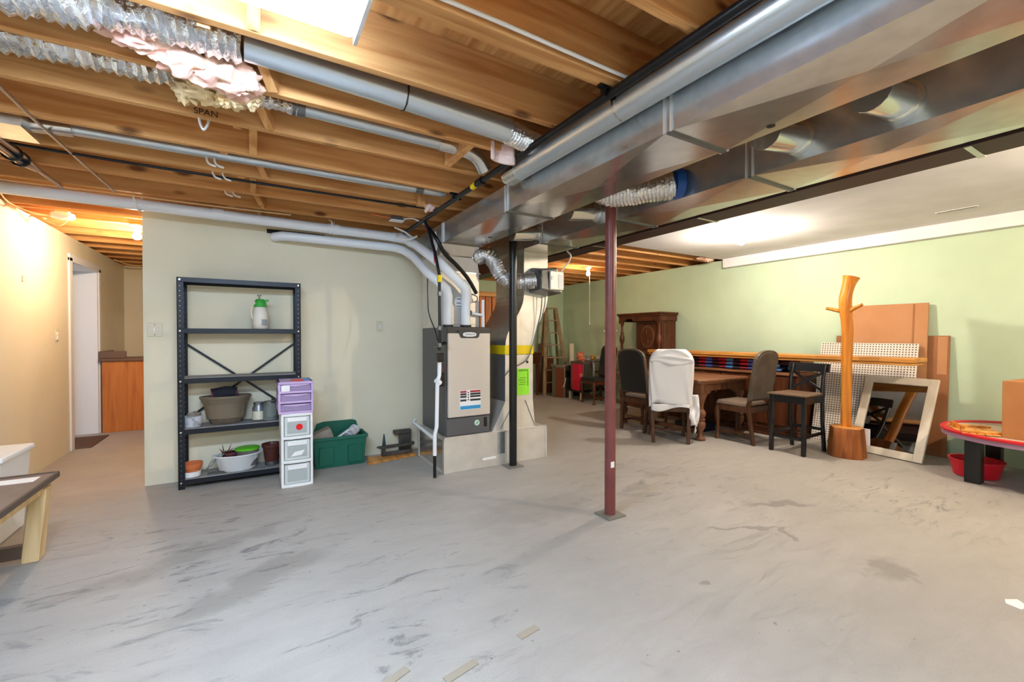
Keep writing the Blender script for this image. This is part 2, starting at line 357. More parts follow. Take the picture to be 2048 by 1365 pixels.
        if parent is not None: o.parent = parent
        elif loc is not None: o.location = loc; ORG[o.name] = Vector(loc)
        if bevel:
            b = o.modifiers.new('b', 'BEVEL'); b.width = bevel; b.segments = seg; b.limit_method = 'ANGLE'; b.angle_limit = .6
        if solid:
            q = o.modifiers.new('s', 'SOLIDIFY'); q.thickness = solid; q.offset = 0
        if sub:
            q = o.modifiers.new('u', 'SUBSURF'); q.levels = sub; q.render_levels = sub
        if label: o['label'] = label
        return o
def struct(o): o['kind'] = 'structure'; return o
def text(body, size, name, m, parent, xf, shear=0):
    cu = bpy.data.curves.new('t', 'FONT'); cu.body = body; cu.size = size; cu.extrude = .0006; cu.shear = shear; cu.align_x = 'CENTER'; cu.align_y = 'CENTER'
    t = bpy.data.objects.new('t', cu); COL.objects.link(t); bpy.context.view_layer.update()
    me = bpy.data.meshes.new_from_object(t); bpy.data.objects.remove(t)
    root = parent
    while root.parent is not None: root = root.parent
    me.transform(Matrix.Translation(-ORG.get(root.name, Vector((0, 0, 0)))) @ xf); me.materials.clear(); me.materials.append(M[m])
    o = bpy.data.objects.new(name, me); COL.objects.link(o); o.parent = parent; return o
def copy_tree(o, parent=None):
    c = o.copy(); COL.objects.link(c); c.parent = parent
    for ch in [q for q in bpy.data.objects if q.parent == o]: copy_tree(ch, c)
    return c
FRONT = Matrix.Rotation(PI/2, 4, 'X')      # text in the xz-plane facing -y
def curve_pts(pts, n=6):
    P = [Vector(p) for p in pts]; out = []
    for i in range(len(P)-1):
        p0 = P[max(i-1, 0)]; p1 = P[i]; p2 = P[i+1]; p3 = P[min(i+2, len(P)-1)]
        for k in range(n):
            t = k/n; out.append(.5*((2*p1)+(p2-p0)*t+(2*p0-5*p1+4*p2-p3)*t*t+(3*p1-p0-3*p2+p3)*t**3))
    return out+[P[-1]]

# ------------------------------------------------------------------ room shell
XL, XR, YP, YBL, YBR, YF = -1.70, 6.18, 4.65, 8.85, 8.05, -2.6
ZJ, ZR, ZS = 2.33, 2.40, 2.565
struct(MB().box(-2.9, 6.5, -2.8, 9.1, -.12, 0).build('floor', 'concrete'))
b = MB().box(-2.0, XL, YF-.2, 6.55, 0, ZJ).box(-2.0, XL, 7.51, 9.05, 0, ZJ).box(-2.0, XL, 6.55, 7.51, 2.08, ZJ)
struct(b.build('wall_left', 'wall_beige'))
struct(MB().box(-.775, 2.0, YP, YP+.12, 0, ZJ).build('wall_middle', 'wall_cream'))
struct(MB().box(XR, 6.45, YF-.2, 9.05, 0, ZR).build('wall_right', 'wall_green'))
struct(MB().box(XL, 2.4, YBL, YBL+.15, 0, ZJ).build('wall_back', 'wall_beige'))
struct(MB().box(2.4, XR, YBR, YBR+.15, 0, ZR).box(2.4, 2.5, YBR+.15, YBL+.15, 0, ZJ).build('wall_far', 'wall_green'))
struct(MB().box(XL, XR, YF-.2, YF, 0, ZR).build('wall_front', 'wall_cream'))
ceil = struct(MB().box(-2.0, 6.45, YF-.2, 9.05, ZS, ZS+.03).box(-2.04, -2.0, YF-.2, 9.05, ZJ, ZS+.03).box(6.45, 6.49, YF-.2, 9.05, 2.3, ZS+.03)
              .box(-2.0, 6.45, YF-.24, YF-.2, ZJ, ZS+.03).box(-2.0, 6.45, 9.05, 9.09, ZJ, ZS+.03).build('ceiling', 'subfloor'))
JY = [1.42+.41*k for k in range(-9, 19)]
jm = None
for y in JY:
    if jm is None:
        jm = MB().box(-1.99, 2.775, -.019, .019, ZJ, ZS).build('joist', 'pine', ceil, bevel=.002); o = jm
    else: o = jm.copy(); COL.objects.link(o)
    o.location = (0, y, 0)
# the joist over the near bay is doubled
o = jm.copy(); COL.objects.link(o); o.location = (0, 1.42-.039, 0)
jr = None
for y in JY:
    if y < 4.1 or y > 8.6: continue
    if jr is None: jr = MB().box(2.78, 6.44, -.019, .019, ZR, ZS).build('joist', 'pine', ceil, bevel=.002); o = jr
    else: o = jr.copy(); COL.objects.link(o)
    o.location = (0, y, 0)
# cross bridging
for i, y in enumerate(JY):
    if y < .9 or y > 4.3: continue
    slant = .08 if i % 5 in (0, 1, 3) else 0
    MB().bar((.01-slant, y+.022, ZS-.02), (.01+slant, y+.388, ZJ+.025), .04, .062, (0, 0, 1)).build('bridging', 'pine_y', ceil)
    MB().bar((-.06-slant, y+.022, ZJ+.02), (-.06-slant, y+.388, ZS-.02), .038, .055, (0, 0, 1)).build('bridging', 'pine_y', ceil)
MB().box(1.06, 1.10, 2.26, 2.63, ZJ+.005, ZS-.02).build('blocking', 'pine_z', ceil)
# drywall half of the ceiling
cd = struct(MB().box(2.90, XR, YF, 4.03, ZR, ZR+.013).build('ceiling_drywall', 'drywall'))
struct(MB().box(6.07, XR, YF, 4.0, 2.27, ZR).build('trim_1', 'drywall'))
v = thing('ceiling_vent', 'thin dark slot vent in the white drywall ceiling', 'vent', (5.5, 1.34, ZR))
MB().box(5.50, 5.525, 1.21, 1.47, ZR-.006, ZR).build('slot', 'black_paint', v)
MB().box(5.49, 5.50, 1.20, 1.48, ZR-.004, ZR).box(5.525, 5.535, 1.20, 1.48, ZR-.004, ZR).build('frame', 'drywall', v)

# ------------------------------------------------------------------ steel beam and posts
bm_ = thing('steel_beam', 'dark brown painted steel beam carrying the joists', 'beam', (2.85, 3, 2.10))
MB().box(2.74, 2.95, -2.6, 8.05, 2.095, 2.115).build('bottom_flange', 'beam_brown', bm_)
MB().box(2.83, 2.84, -2.6, 8.05, 2.115, 2.315).build('web', 'beam_brown', bm_)
MB().box(2.76, 2.91, -2.6, 8.05, 2.315, 2.33).build('top_flange', 'beam_brown', bm_)
MB().box(2.785, 2.90, -2.6, 8.05, 2.33, ZR).build('nailer', 'pine_y', bm_)
for y in (.62, 1.98, 3.1):
    MB().box(2.735, 2.955, y, y+.025, 2.089, 2.095).build('strap', 'galv', bm_)
def post(x, y, m, r, label):
    t = thing('steel_post', label, 'post', (x, y, 0))
    MB().tube([(x, y, .012), (x, y, ZJ-.012)], r, 20).build('tube', m, t, smooth=40)
    MB().box(x-.075, x+.075, y-.075, y+.075, 0, .012).build('base_plate', 'plate_grey', t)
    MB().box(x-.07, x+.07, y-.07, y+.07, ZJ-.012, ZJ).build('top_plate', m, t)
    return t
p1 = post(2.131, 2.24, 'post_brown', .038, 'oxblood red painted round steel post standing on bare floor')
MB().box(2.10, 2.13, 2.198, 2.2015, .345, .385).build('tape', 'label_white', p1)
for sx in (-1, 1):
    MB().tube([(2.131+sx*.039*.857, 2.24-sx*.039*.515, 1.285), (2.131+sx*.046*.857, 2.24-sx*.046*.515, 1.285)], .005, 8).build('pin', 'ivory', p1)
p2 = post(2.135, 3.56, 'black_paint', .037, 'glossy black round steel post in front of furnace')

# ------------------------------------------------------------------ doorway in the left wall
d = thing('door_1', 'white door standing open in the left wall', 'door', (XL, 7.0, 0)); d['kind'] = 'structure'
MB().box(-2.0, XL, 6.55, 6.57, 0, 2.06).box(-2.0, XL, 7.49, 7.51, 0, 2.06).box(-2.0, XL, 6.55, 7.51, 2.06, 2.08).build('jamb', 'white_paint', d)
MB().box(XL, XL+.018, 6.46, 6.55, 0, 2.10).box(XL, XL+.018, 7.51, 7.58, 0, 2.10).box(XL, XL+.018, 6.46, 7.58, 2.06, 2.14).build('casing', 'white_paint', d, bevel=.004)
lf = MB().box(-2.82, -1.925, 7.445, 7.485, .012, 2.05).build('leaf', 'white_paint', d, bevel=.002)
for z in (.26, 1.05, 1.82):
    MB().box(-1.955, -1.932, 7.440, 7.4455, z-.05, z+.05).tube([(-1.928, 7.44, z-.055), (-1.928, 7.44, z+.055)], .007, 8).build('hinge', 'black_iron', d)
m_ = thing('floor_mat', 'brown floor mat lying in the open doorway', 'mat', (-1.7, 6.9, 0))
MB().box(-2.0, -1.55, 6.58, 7.24, 0, .008).build('pile', 'mat_brown', m_)
for y in (6.56, 7.24): MB().box(-2.0, -1.55, y, y+.02, 0, .01).build('hem', 'bench_edge', m_)
tag(MB().box(-.76, -.3, 5.12, 5.5, 0, .01).build('door_mat', 'mat_brown', loc=(-.5, 5.3, 0)), 'brown mat poking out behind the middle wall', 'mat')
# corridor counter
c = thing('base_cabinet', 'orange-brown plywood backed cabinet with brown counter in corridor', 'cabinet', (-1.2, 7.75, 0))
MB().box(-1.66, -.6, 7.47, 8.05, 0, .92).build('body', 'plywood', c, bevel=.003)
MB().box(-1.69, -.58, 7.44, 8.08, .92, .955).build('countertop', 'laminate', c, bevel=.008, seg=2)
MB().box(-1.69, -1.42, 7.47, 7.50, .955, 1.05).box(-1.69, -1.665, 7.5, 8.08, .955, 1.05).build('splashback', 'laminate', c, bevel=.008, seg=2)
# wall plates
def plate(name, label, cat, c, n, toggle, w=.072, h=.115):
    c = Vector(c); t = thing(name, label, cat, c, 0)
    a = Vector((0, 1, 0)) if abs(n[0]) else Vector((1, 0, 0)); n = Vector(n)
    def bx(u, z, du, dz, d0, d1):
        p = [c+a*(u-du)+n*d0+Vector((0, 0, z-dz)), c+a*(u+du)+n*d1+Vector((0, 0, z+dz))]
        return MB().box(min(p[0].x, p[1].x), max(p[0].x, p[1].x), min(p[0].y, p[1].y), max(p[0].y, p[1].y), p[0].z, p[1].z)
    bx(0, 0, w/2, h/2, 0, .007).build('cover', 'ivory', t, bevel=.003)
    for u, z, du, dz, d1 in toggle: bx(u, z, du, dz, .007, d1).build('toggle', 'white_plastic', t)
    for z in (-h*.36, h*.36): bx(0, z, .004, .004, .007, .009).build('screw', 'lid_grey', t)
plate('light_switch', 'cream light switch beside the black shelf', 'switch', (-.70, YP, 1.30), (0, -1, 0), [(0, 0, .006, .014, .02)], .10, .115)
plate('light_switch', 'cream light switch on cream wall beside the furnace', 'switch', (1.154, YP, 1.35), (0, -1, 0), [(0, 0, .006, .012, .02)])
plate('light_switch', 'cream light switch beside the white door casing', 'switch', (XL, 6.13, 1.255), (1, 0, 0), [(0, .02, .012, .018, .014), (0, -.025, .012, .018, .014)])
tag(MB().box(XL, XL+.01, 5.37, 5.40, 1.72, 1.77).build('wall_hook', 'ivory', loc=(XL, 5.38, 1.72)), 'tiny cream hook screwed to bare beige wall', 'hook')

# ------------------------------------------------------------------ lights of the room, plus one added strip
def fluo(x0, x1, y0, y1, label):
    t = thing('fluorescent_light', label, 'light', ((x0+x1)/2, (y0+y1)/2, ZJ))
    MB().box(x0, x1, y0, y1, 2.305, ZJ).build('housing', 'white_paint', t)
    MB().box(x0+.012, x1-.012, y0+.01, y1-.01, 2.24, 2.305).build('diffuser', 'diffuser', t, bevel=.02, seg=2)
    for x in (x0, x1-.012): MB().box(x, x+.012, y0, y1, 2.235, 2.305).build('end_cap', 'white_paint', t)
fluo(-.92, .31, 1.29, 1.55, 'lit white fluorescent strip light under the near joists')
fluo(-.6, .62, -1.17, -.91, 'added unseen fluorescent fill strip near the front wall')  # added strip behind the camera, only for extra cool fill light

def bulb(x, y, z0, m, label, cord=0, r=.032):
    t = thing('ceiling_bulb', label, 'light bulb', (x, y, z0))
    MB().lathe([(.05, 0), (.055, -.012), (.03, -.025), (.022, -.055), (.019, -.06)], (x, y, z0), 16).build('lampholder', 'white_plastic', t, smooth=40)
    MB().lathe([(.012, -.06), (.016, -.07), (r*.9, -.095), (r, -.112), (r*.85, -.13), (r*.5, -.142), (.002, -.146)], (x, y, z0), 16).build('glass_bulb', m, t, smooth=60)
    if cord: MB().tube([(x+.03, y, z0-.03), (x+.032, y, z0-cord)], .0035, 6).lathe([(.003, 0), (.008, -.01), (.008, -.03), (.003, -.035)], (x+.032, y, z0-cord), 8).build('pull_cord', 'ivory', t)
bulb(4.651, 2.843, ZR, 'bulb_r', 'lit bare bulb on the white drywall ceiling')
bulb(-.96, 5.52, ZJ, 'bulb_l', 'lit bare bulb under corridor joists behind the white drain pipe', r=.036)
bulb(4.1, -.15, ZR, 'bulb_f', 'lit bare bulb on the drywall ceiling near the front wall')
bulb(4.84, 5.62, ZR, 'bulb_dim', 'pull-cord bulb hanging under the far joists', .93)
t = thing('smoke_detector', 'white round smoke detector hanging by its wires in corridor', 'detector', (-1.42, 5.30, 2.29))
MB().lathe([(.03, .04), (.075, .035), (.082, .01), (.075, -.005), (.05, -.012)], (-1.42, 5.30, 2.285), 20).build('body', 'white_plastic', t, smooth=35)
MB().box(-1.46, -1.38, 5.26, 5.34, 2.32, 2.345).build('mount', 'white_plastic', t)
for i, pts in enumerate(([(-1.46, 5.3, 2.30), (-1.55, 5.15, 2.27), (-1.64, 5.0, 2.30), (-1.66, 4.9, 2.35)], [(-1.40, 5.36, 2.29), (-1.5, 5.5, 2.25), (-1.62, 5.55, 2.31), (-1.64, 5.7, 2.34)])):
    MB().tube(curve_pts(pts), .006, 6).build('wire', 'cable_tan', t, smooth=60)

# ------------------------------------------------------------------ trunk ducts
def trunk(name, label, x0, x1, y0, y1, z0, z1, secs, mside, mbot, cat='duct'):
    t = thing(name, label, cat, ((x0+x1)/2, (y0+y1)/2, z0))
    MB().add([(x0, y0, z0), (x0, y1, z0), (x0, y1, z1), (x0, y0, z1), (x1, y0, z0), (x1, y1, z0), (x1, y1, z1), (x1, y0, z1)],
             [(0, 1, 2, 3), (5, 4, 7, 6), (3, 2, 6, 7), (4, 0, 3, 7), (1, 5, 6, 2)]).build('sides', mside, t)
    for a, c in zip(secs[:-1], secs[1:]):       # cross-broken bottom sheets, one for each length of duct
        cx, cy = (x0+x1)/2, (a+c)/2
        MB().add([(x0, a, z0), (x1, a, z0), (x1, c, z0), (x0, c, z0), (cx, cy, z0-.011)], [(0, 1, 4), (1, 2, 4), (2, 3, 4), (3, 0, 4)]).build('bottom_sheet', mbot, t)
    for a in secs[1:-1]:
        for d in (-.022, .012):
            MB().box(x0-.007, x0, a+d, a+d+.010, z0-.005, z1).build('drive_cleat', 'galv_pale', t)
            MB().box(x1, x1+.007, a+d, a+d+.010, z0-.005, z1).build('drive_cleat', 'galv_pale', t)
        MB().box(x0, x1, a-.010, a+.010, z0-.008, z0).build('slip_joint', 'lid_grey', t)
    return t
SD = trunk('supply_duct', 'long shiny galvanised supply duct running from furnace under joists', 1.49, 1.87, -2.5, 4.34, 2.10, 2.275, [-2.5, -1.2, 0, 1.23, 2.57, 3.72, 4.34], 'galv_side', 'galv')
MB().lathe([(.014, 0), (.016, -.004), (.010, -.004)], (1.80, .98, 2.098), 12).build('plug_hole', 'black_paint', SD)
MB().box(1.486, 1.49, 1.45, 1.49, 2.11, 2.13).build('screw_plate', 'galv', SD)
MB().lathe([(.018, 0), (.02, -.004), (.012, -.004)], (1.75, 3.3, 2.094), 12).build('plug_hole', 'black_paint', SD)
RD = trunk('return_duct', 'dull grey galvanised return duct beside the brown beam', 2.28, 2.70, -2.5, 4.30, 2.10, 2.32, [-2.5, -.9, .35, 1.35, 2.35, 3.30, 4.30], 'galv_side', 'galv')
def collar(y, z, y2, z2, x2, r=.075):
    c = MB().tube([(2.279, y, z), (2.262, y, z)], r*1.14, 18).tube([(2.275, y, z), (2.18, y+(y2-y)*.5, z+(z2-z)*.4), (x2, y2, z2)], r, 18, False).build('take_off_collar', 'chrome', RD, smooth=35)
    MB().tube([(x2+.004, y2, z2), (x2, y2, z2)], r*1.02, 18).build('cap', 'chrome', c)
for y in (.72, 1.11, 2.55, 3.36): collar(y, 2.205, y+.01, 2.17, 2.01, .068)
def corrugated(pts, r, pitch=.022, amp=.006, n=14, rough=.0, sd=0):
    P = curve_pts(pts, 24); L = 0; out = []; rr = []
    seg = [0]
    for a, b_ in zip(P[:-1], P[1:]): seg.append(seg[-1]+(b_-a).length)
    k = max(8, int(seg[-1]/pitch*2))
    j = 0
    for i in range(k+1):
        s = seg[-1]*i/k
        while j < len(seg)-2 and seg[j+1] < s: j += 1
        q = P[j].lerp(P[j+1], (s-seg[j])/max(1e-6, seg[j+1]-seg[j]))
        out.append(q); rr.append(r+(amp if i % 2 else -amp)+rough*noise.noise(Vector((s*9, sd, 0))))
    m = MB().tube(out, rr, n)
    if rough:
        m.v = [tuple(Vector(v)+Vector((noise.noise(Vector(v)*22), noise.noise(Vector(v)*22+Vector((5, 0, 0))), noise.noise(Vector(v)*22+Vector((0, 9, 0)))))*rough) for v in m.v]
    return m
fx = thing('flexible_duct', 'silver foil flexible duct taped blue onto the return duct', 'duct', (2.1, 1.85, 2.15))
corrugated([(2.24, 1.80, 2.185), (2.14, 1.90, 2.165), (2.03, 2.06, 2.165), (1.95, 2.16, 2.21), (1.93, 2.18, 2.28)], .080, .02, .004, 16, .008).build('foil_hose', 'foil', fx, smooth=30)
MB().tube([(2.28, 1.785, 2.19), (2.235, 1.81, 2.187)], .090, 20).build('tape_band', 'blue_tape', fx, smooth=40)

# silver round pipe and black gas pipe beside the supply duct
t = thing('round_pipe', 'shiny round sheet-metal pipe running alongside the supply duct', 'pipe', (1.42, 1.5, 2.22))
MB().tube([(1.42, -2.4, 2.268), (1.42, .9, 2.268), (1.42, 2.30, 2.268)], .057, 24).build('tube', 'pipe_metal', t, smooth=50)
MB().tube([(1.42, 2.28, 2.268), (1.42, 2.40, 2.268)], .060, 24).tube([(1.42, 2.40, 2.268), (1.415, 2.43, 2.275)], .05, 20).build('end_collar', 'galv', t, smooth=40)
for y in (.3, 1.42): MB().tube([(1.42, y, 2.268), (1.42, y+.012, 2.268)], .0585, 24).build('seam', 'galv', t, smooth=40)
gp = thing('gas_pipe', 'black iron gas pipe strapped under joists beside the silver pipe', 'pipe', (1.34, 2, 2.29))
MB().tube([(1.335, -2.4, 2.296), (1.335, 4.55, 2.296)], .019, 14).build('pipe', 'black_iron', gp, smooth=50)
MB().tube([(1.335, 2.62, 2.296), (1.335, 2.70, 2.296)], .026, 14).build('coupling', 'black_iron', gp, smooth=50)
MB().tube([(1.335, 2.72, 2.296), (1.335, 2.78, 2.296)], .021, 14).build('yellow_tag', 'yellow', gp, smooth=50)
for y in (1.42, 3.06):
    MB().box(1.28, 1.39, y-.012, y+.012, 2.318, 2.330).box(1.30, 1.312, y-.012, y+.012, 2.28, 2.33).box(1.358, 1.37, y-.012, y+.012, 2.28, 2.33).build('pipe_strap', 'black_paint', gp)
g2 = thing('copper_line', 'thin dark refrigerant line running above the silver pipe', 'pipe', (1.38, 0, 2.3))
MB().tube([(1.372, -2.4, 2.318), (1.372, 1.35, 2.318), (1.372, 1.39, 2.318)], .010, 10).build('line', 'black_iron', g2, smooth=50)

# round ducts in the joist bays
t = thing('round_duct', 'large silver round duct in the joist bay under fluorescent light', 'duct', (.6, 2.04, 2.38))
MB().tube([(-.02, 2.04, 2.41), (.5, 2.04, 2.392), (1.20, 2.05, 2.362)], .062, 24).build('tube', 'pipe_metal', t, smooth=50)
MB().tube([(.62, 2.04, 2.39), (.622, 2.04, 2.39)], .064, 24).build('seam', 'galv', t)
MB().tube([(.625, 2.105, 2.47), (.625, 2.104, 2.37), (.625, 2.085, 2.335), (.625, 2.05, 2.323), (.625, 2.00, 2.335), (.625, 1.975, 2.38), (.625, 1.96, 2.52)], .004, 6).build('hanger_wire', 'black_iron', t)
corrugated([(1.18, 2.05, 2.363), (1.28, 2.06, 2.35), (1.42, 2.08, 2.34)], .058, .018, .005, 16, .004).build('foil_sleeve', 'foil', t, smooth=30)
t = thing('round_duct', 'slim silver round duct wrapped in foil at one end', 'duct', (.7, 2.44, 2.38))
MB().tube([(.20, 2.44, 2.402), (.95, 2.44, 2.392)], .038, 20).build('tube', 'pipe_metal', t, smooth=50)
corrugated([(-.03, 2.44, 2.408), (.1, 2.44, 2.402), (.20, 2.44, 2.4)], .044, .03, .003, 14, .006).build('foil_wrap', 'foil', t, smooth=30)
MB().tube([(.18, 2.44, 2.4), (.235, 2.44, 2.4)], .046, 16).build('grey_tape', 'lid_grey', t, smooth=40)
MB().tube(curve_pts([(.95, 2.44, 2.392), (1.12, 2.44, 2.385), (1.22, 2.46, 2.36), (1.28, 2.49, 2.31)]), .044, 16).build('elbow', 'galv', t, smooth=50)
t = thing('round_duct', 'long thin silver round duct passing above the wire loops', 'duct', (.2, 3.26, 2.37))
MB().tube([(-.85, 3.26, 2.372), (1.32, 3.26, 2.385)], .033, 18).build('tube', 'pipe_metal', t, smooth=50)
MB().tube([(1.08, 3.26, 2.383), (1.14, 3.26, 2.384)], .0345, 18).build('grey_tape', 'lid_grey', t, smooth=40)
bt = thing('duct_boot', 'galvanised rectangular duct boot at the end of thin round duct', 'duct', (-1.0, 3.26, 2.3))
MB().hexa([(-1.16, 3.14, 2.30), (-.99, 3.14, 2.30), (-.99, 3.38, 2.30), (-1.16, 3.38, 2.30)], [(-1.16, 3.12, 2.42), (-.97, 3.12, 2.42), (-.97, 3.40, 2.42), (-1.16, 3.40, 2.42)]).build('box', 'galv', bt)
MB().tube(curve_pts([(-.99, 3.26, 2.36), (-.93, 3.26, 2.365), (-.83, 3.26, 2.372)]), [.042]*13, 16).build('elbow', 'galv', bt, smooth=40)
# foil flexible ducts
t = thing('flexible_duct', 'thick crinkled silver foil duct beside the pink insulation', 'duct', (-.8, 2.03, 2.35))
corrugated([(-1.9, 2.02, 2.36), (-1.2, 2.03, 2.35), (-.7, 2.03, 2.375), (-.3, 2.03, 2.42), (-.03, 2.03, 2.42)], .085, .03, .006, 18, .014, 2).build('foil_hose', 'foil', t, smooth=30)
t = thing('flexible_duct', 'thinner crinkled silver foil duct in the joist bay behind thick one', 'duct', (-.9, 2.44, 2.35))
corrugated([(-1.9, 2.45, 2.40), (-1.2, 2.45, 2.40), (-.8, 2.45, 2.415), (-.26, 2.45, 2.43)], .066, .034, .006, 16, .01, 5).build('foil_hose', 'foil', t, smooth=30)
# pink insulation
t = thing('insulation_tuft', 'torn pink and cream insulation hanging around foil ducts', 'insulation', (-.2, 2.2, 2.3))
m = MB()
for i, (x, y, z, a, b_, c_) in enumerate([(-.36, 2.12, 2.37, .10, .05, .05), (-.24, 2.15, 2.35, .10, .05, .055), (-.12, 2.18, 2.335, .10, .06, .06), (-.03, 2.19, 2.345, .07, .06, .06), (-.05, 2.22, 2.30, .06, .05, .03)]):
    m.blob((x, y, z), (a, b_, c_), .42, 6, 34, i*3.1)
m.build('wool', 'pink_wool', t, smooth=60)
m = MB()
for i, (x, y, z, a, b_, c_) in enumerate([(-.24, 2.42, 2.36, .05, .05, .06), (-.16, 2.34, 2.315, .08, .07, .035), (-.06, 2.3, 2.30, .06, .05, .04), (.0, 2.27, 2.31, .04, .035, .045), (-.1, 2.29, 2.285, .03, .03, .03)]):
    m.blob((x, y, z), (a, b_, c_), .45, 7, 34, i*2.3+9)
m.build('backing', 'cream_wool', t, smooth=60)
t = thing('insulation_batt', 'pale pink insulation piece tucked behind the black gas pipe', 'insulation', (1.3, 2.22, 2.3))
def bt_(u, v_): return (1.19+.13*u, 2.215+.03*math.sin(u*5), 2.27+.10*v_+.008*math.sin(v_*9+u*6)-.02*u*(1-v_))
MB().grid(bt_, 8, 8).build('batt', 'pink_batt', t, smooth=60, solid=.02)
t = thing('insulation_batt', 'small pink insulation scrap beside the joist end above the furnace', 'insulation', (1.26, 3.48, 2.3))
MB().blob((1.27, 3.50, 2.345), (.05, .05, .05), .4, 8, 16, 4).build('batt', 'pink_batt', t, smooth=60)
MB().box(1.15, 1.21, 3.40, 3.44, 2.30, 2.46).build('wood_block', 'pine_z', t)
tag(MB().blob((5.85, 4.12, 2.40), (.16, .05, .03), .6, 9, 18, 2).build('insulation_tuft', 'pink_wool', loc=(5.85, 4.12, 2.38), smooth=60), 'pink insulation tuft at the edge of the drywall ceiling', 'insulation')

# handwriting on a joist face
text('SPAN', .042, 'pencil_mark', 'ink', ceil, Matrix.Translation((-.19, 2.65-.0195, 2.352)) @ FRONT)

# cables and conduits
def cable(label, pts, r, m, cat='cable', name='cable', group=None, n=7):
    P = curve_pts(pts, 5); o = MB().tube(P, r, n).build(name, m, loc=tuple(P[len(P)//2]), smooth=60); return tag(o, label, cat, group)
cable('thin armoured cable crossing joists next to the duct boot', [(-.93, 2.3, 2.322), (-.92, 3.0, 2.318), (-.90, 3.6, 2.318), (-.87, 4.28, 2.318)], .0075, 'steel_cable')
t = thing('conduit', 'bundle of shiny armoured conduits strapped under joists by the left wall', 'conduit', (-1.17, 3.6, 2.3))
for dx, dz in ((-.022, 0), (.022, 0), (0, -.03)): MB().tube([(-1.19+dx, 2.3, 2.31+dz), (-1.18+dx, 3.72, 2.31+dz), (-1.175, 3.95, 2.312)], .017, 10).build('conduit_tube', 'steel_cable', t, smooth=50)
MB().tube([(-1.175, 3.85, 2.312), (-1.17, 4.36, 2.318)], .012, 8).build('cable_tail', 'steel_cable', t, smooth=50)
for y in (3.62, 3.72): MB().tube([(-1.18, y, 2.30), (-1.18, y+.015, 2.30)], .046, 12).build('clamp', 'black_iron', t)
cable('black cable stapled along the underside of one joist', [(-1.6, 3.50, 2.325), (-.9, 3.52, 2.318), (0, 3.53, 2.318), (.7, 3.53, 2.32), (1.25, 3.52, 2.32)], .009, 'black_iron')
cable('white cable stapled along near joists above black pipe', [(.30, 1.03, 2.45), (.7, 1.02, 2.36), (1.0, 1.20, 2.335), (1.3, 1.30, 2.322), (1.62, 1.30, 2.32)], .008, 'cable_white') if 0 else cable('white cable running along the side of a near joist', [(.2, 1.385-.03, 2.352), (.7, 1.37-.03, 2.347), (1.1, 1.37-.03, 2.343), (1.5, 1.375-.03, 2.345)], .008, 'cable_white')
for i, y in enumerate((4.29, 4.70, 5.11)):
    cable(('tan cable under the joists beside white vent pipe', 'tan cable under corridor joist between white vent pipe and smoke detector', 'tan cable under corridor joist just before smoke detector')[i], [(-1.65, y+.05, 2.318), (-1.3, y+.055, 2.318), (-.9, y+.045, 2.318), (-.3, y+.05, 2.318), (.3, y+.03, 2.32)], .006, 'cable_tan', group='tan corridor cables')
cable('tan cable sagging at the end of the corridor ceiling', [(-1.66, 8.1, 2.32), (-1.5, 8.3, 2.28), (-1.2, 8.4, 2.31), (-.7, 8.5, 2.31)], .008, 'cable_tan')
# wire loops poking through the joists
for i, (x, y, s) in enumerate([(-.206, 2.67, .06), (-.235, 3.26, .045), (-.195, 3.26, .045), (-.22, 3.49, .05), (-.165, 3.49, .05), (-.17, 3.9, .04), (-.12, 3.9, .04)]):
    lp = [(x-.014, y, 2.355), (x-.012, y-.02, 2.335-s*.4), (x+.004, y-.03, 2.33-s), (x+.022, y-.025, 2.335-s*.5), (x+.026, y, 2.355)]
    if i: lp = [(x, y, 2.36), (x+.004, y-.02, 2.33-s*.3), (x+.02, y-.035, 2.33-s*.8), (x+.05, y-.04, 2.33-s)]
    cable('white wire loop poking down between joists near the bridging', lp, .006, 'cable_white', 'wire', 'wire_loop', 'white wire loops between joists')
t = thing('junction_box', 'small grey electrical junction box hanging under joist by black gas pipe', 'box', (1.12, 3.92, 2.28))
MB().box(1.07, 1.18, 3.89, 3.96, 2.292, 2.328).build('box', 'lid_grey', t, bevel=.004)
MB().box(1.065, 1.185, 3.885, 3.965, 2.286, 2.292).build('cover', 'white_plastic', t)
MB().tube(curve_pts([(1.18, 3.92, 2.31), (1.26, 3.90, 2.325), (1.33, 3.88, 2.30), (1.37, 3.85, 2.27)]), .007, 7).build('lead', 'cable_white', t, smooth=60)
MB().tube(curve_pts([(1.07, 3.92, 2.31), (1.0, 3.93, 2.315), (.9, 3.94, 2.325)]), .006, 7).build('red_lead', 'terracotta', t, smooth=60)
cable('coil of white cable hanging above the bend of the white pipes', [(1.20, 4.25, 2.31), (1.28, 4.18, 2.26), (1.36, 4.2, 2.22), (1.40, 4.28, 2.24), (1.34, 4.36, 2.28), (1.24, 4.3, 2.26), (1.22, 4.2, 2.20), (1.3, 4.12, 2.18), (1.38, 4.12, 2.22)], .009, 'cable_white')

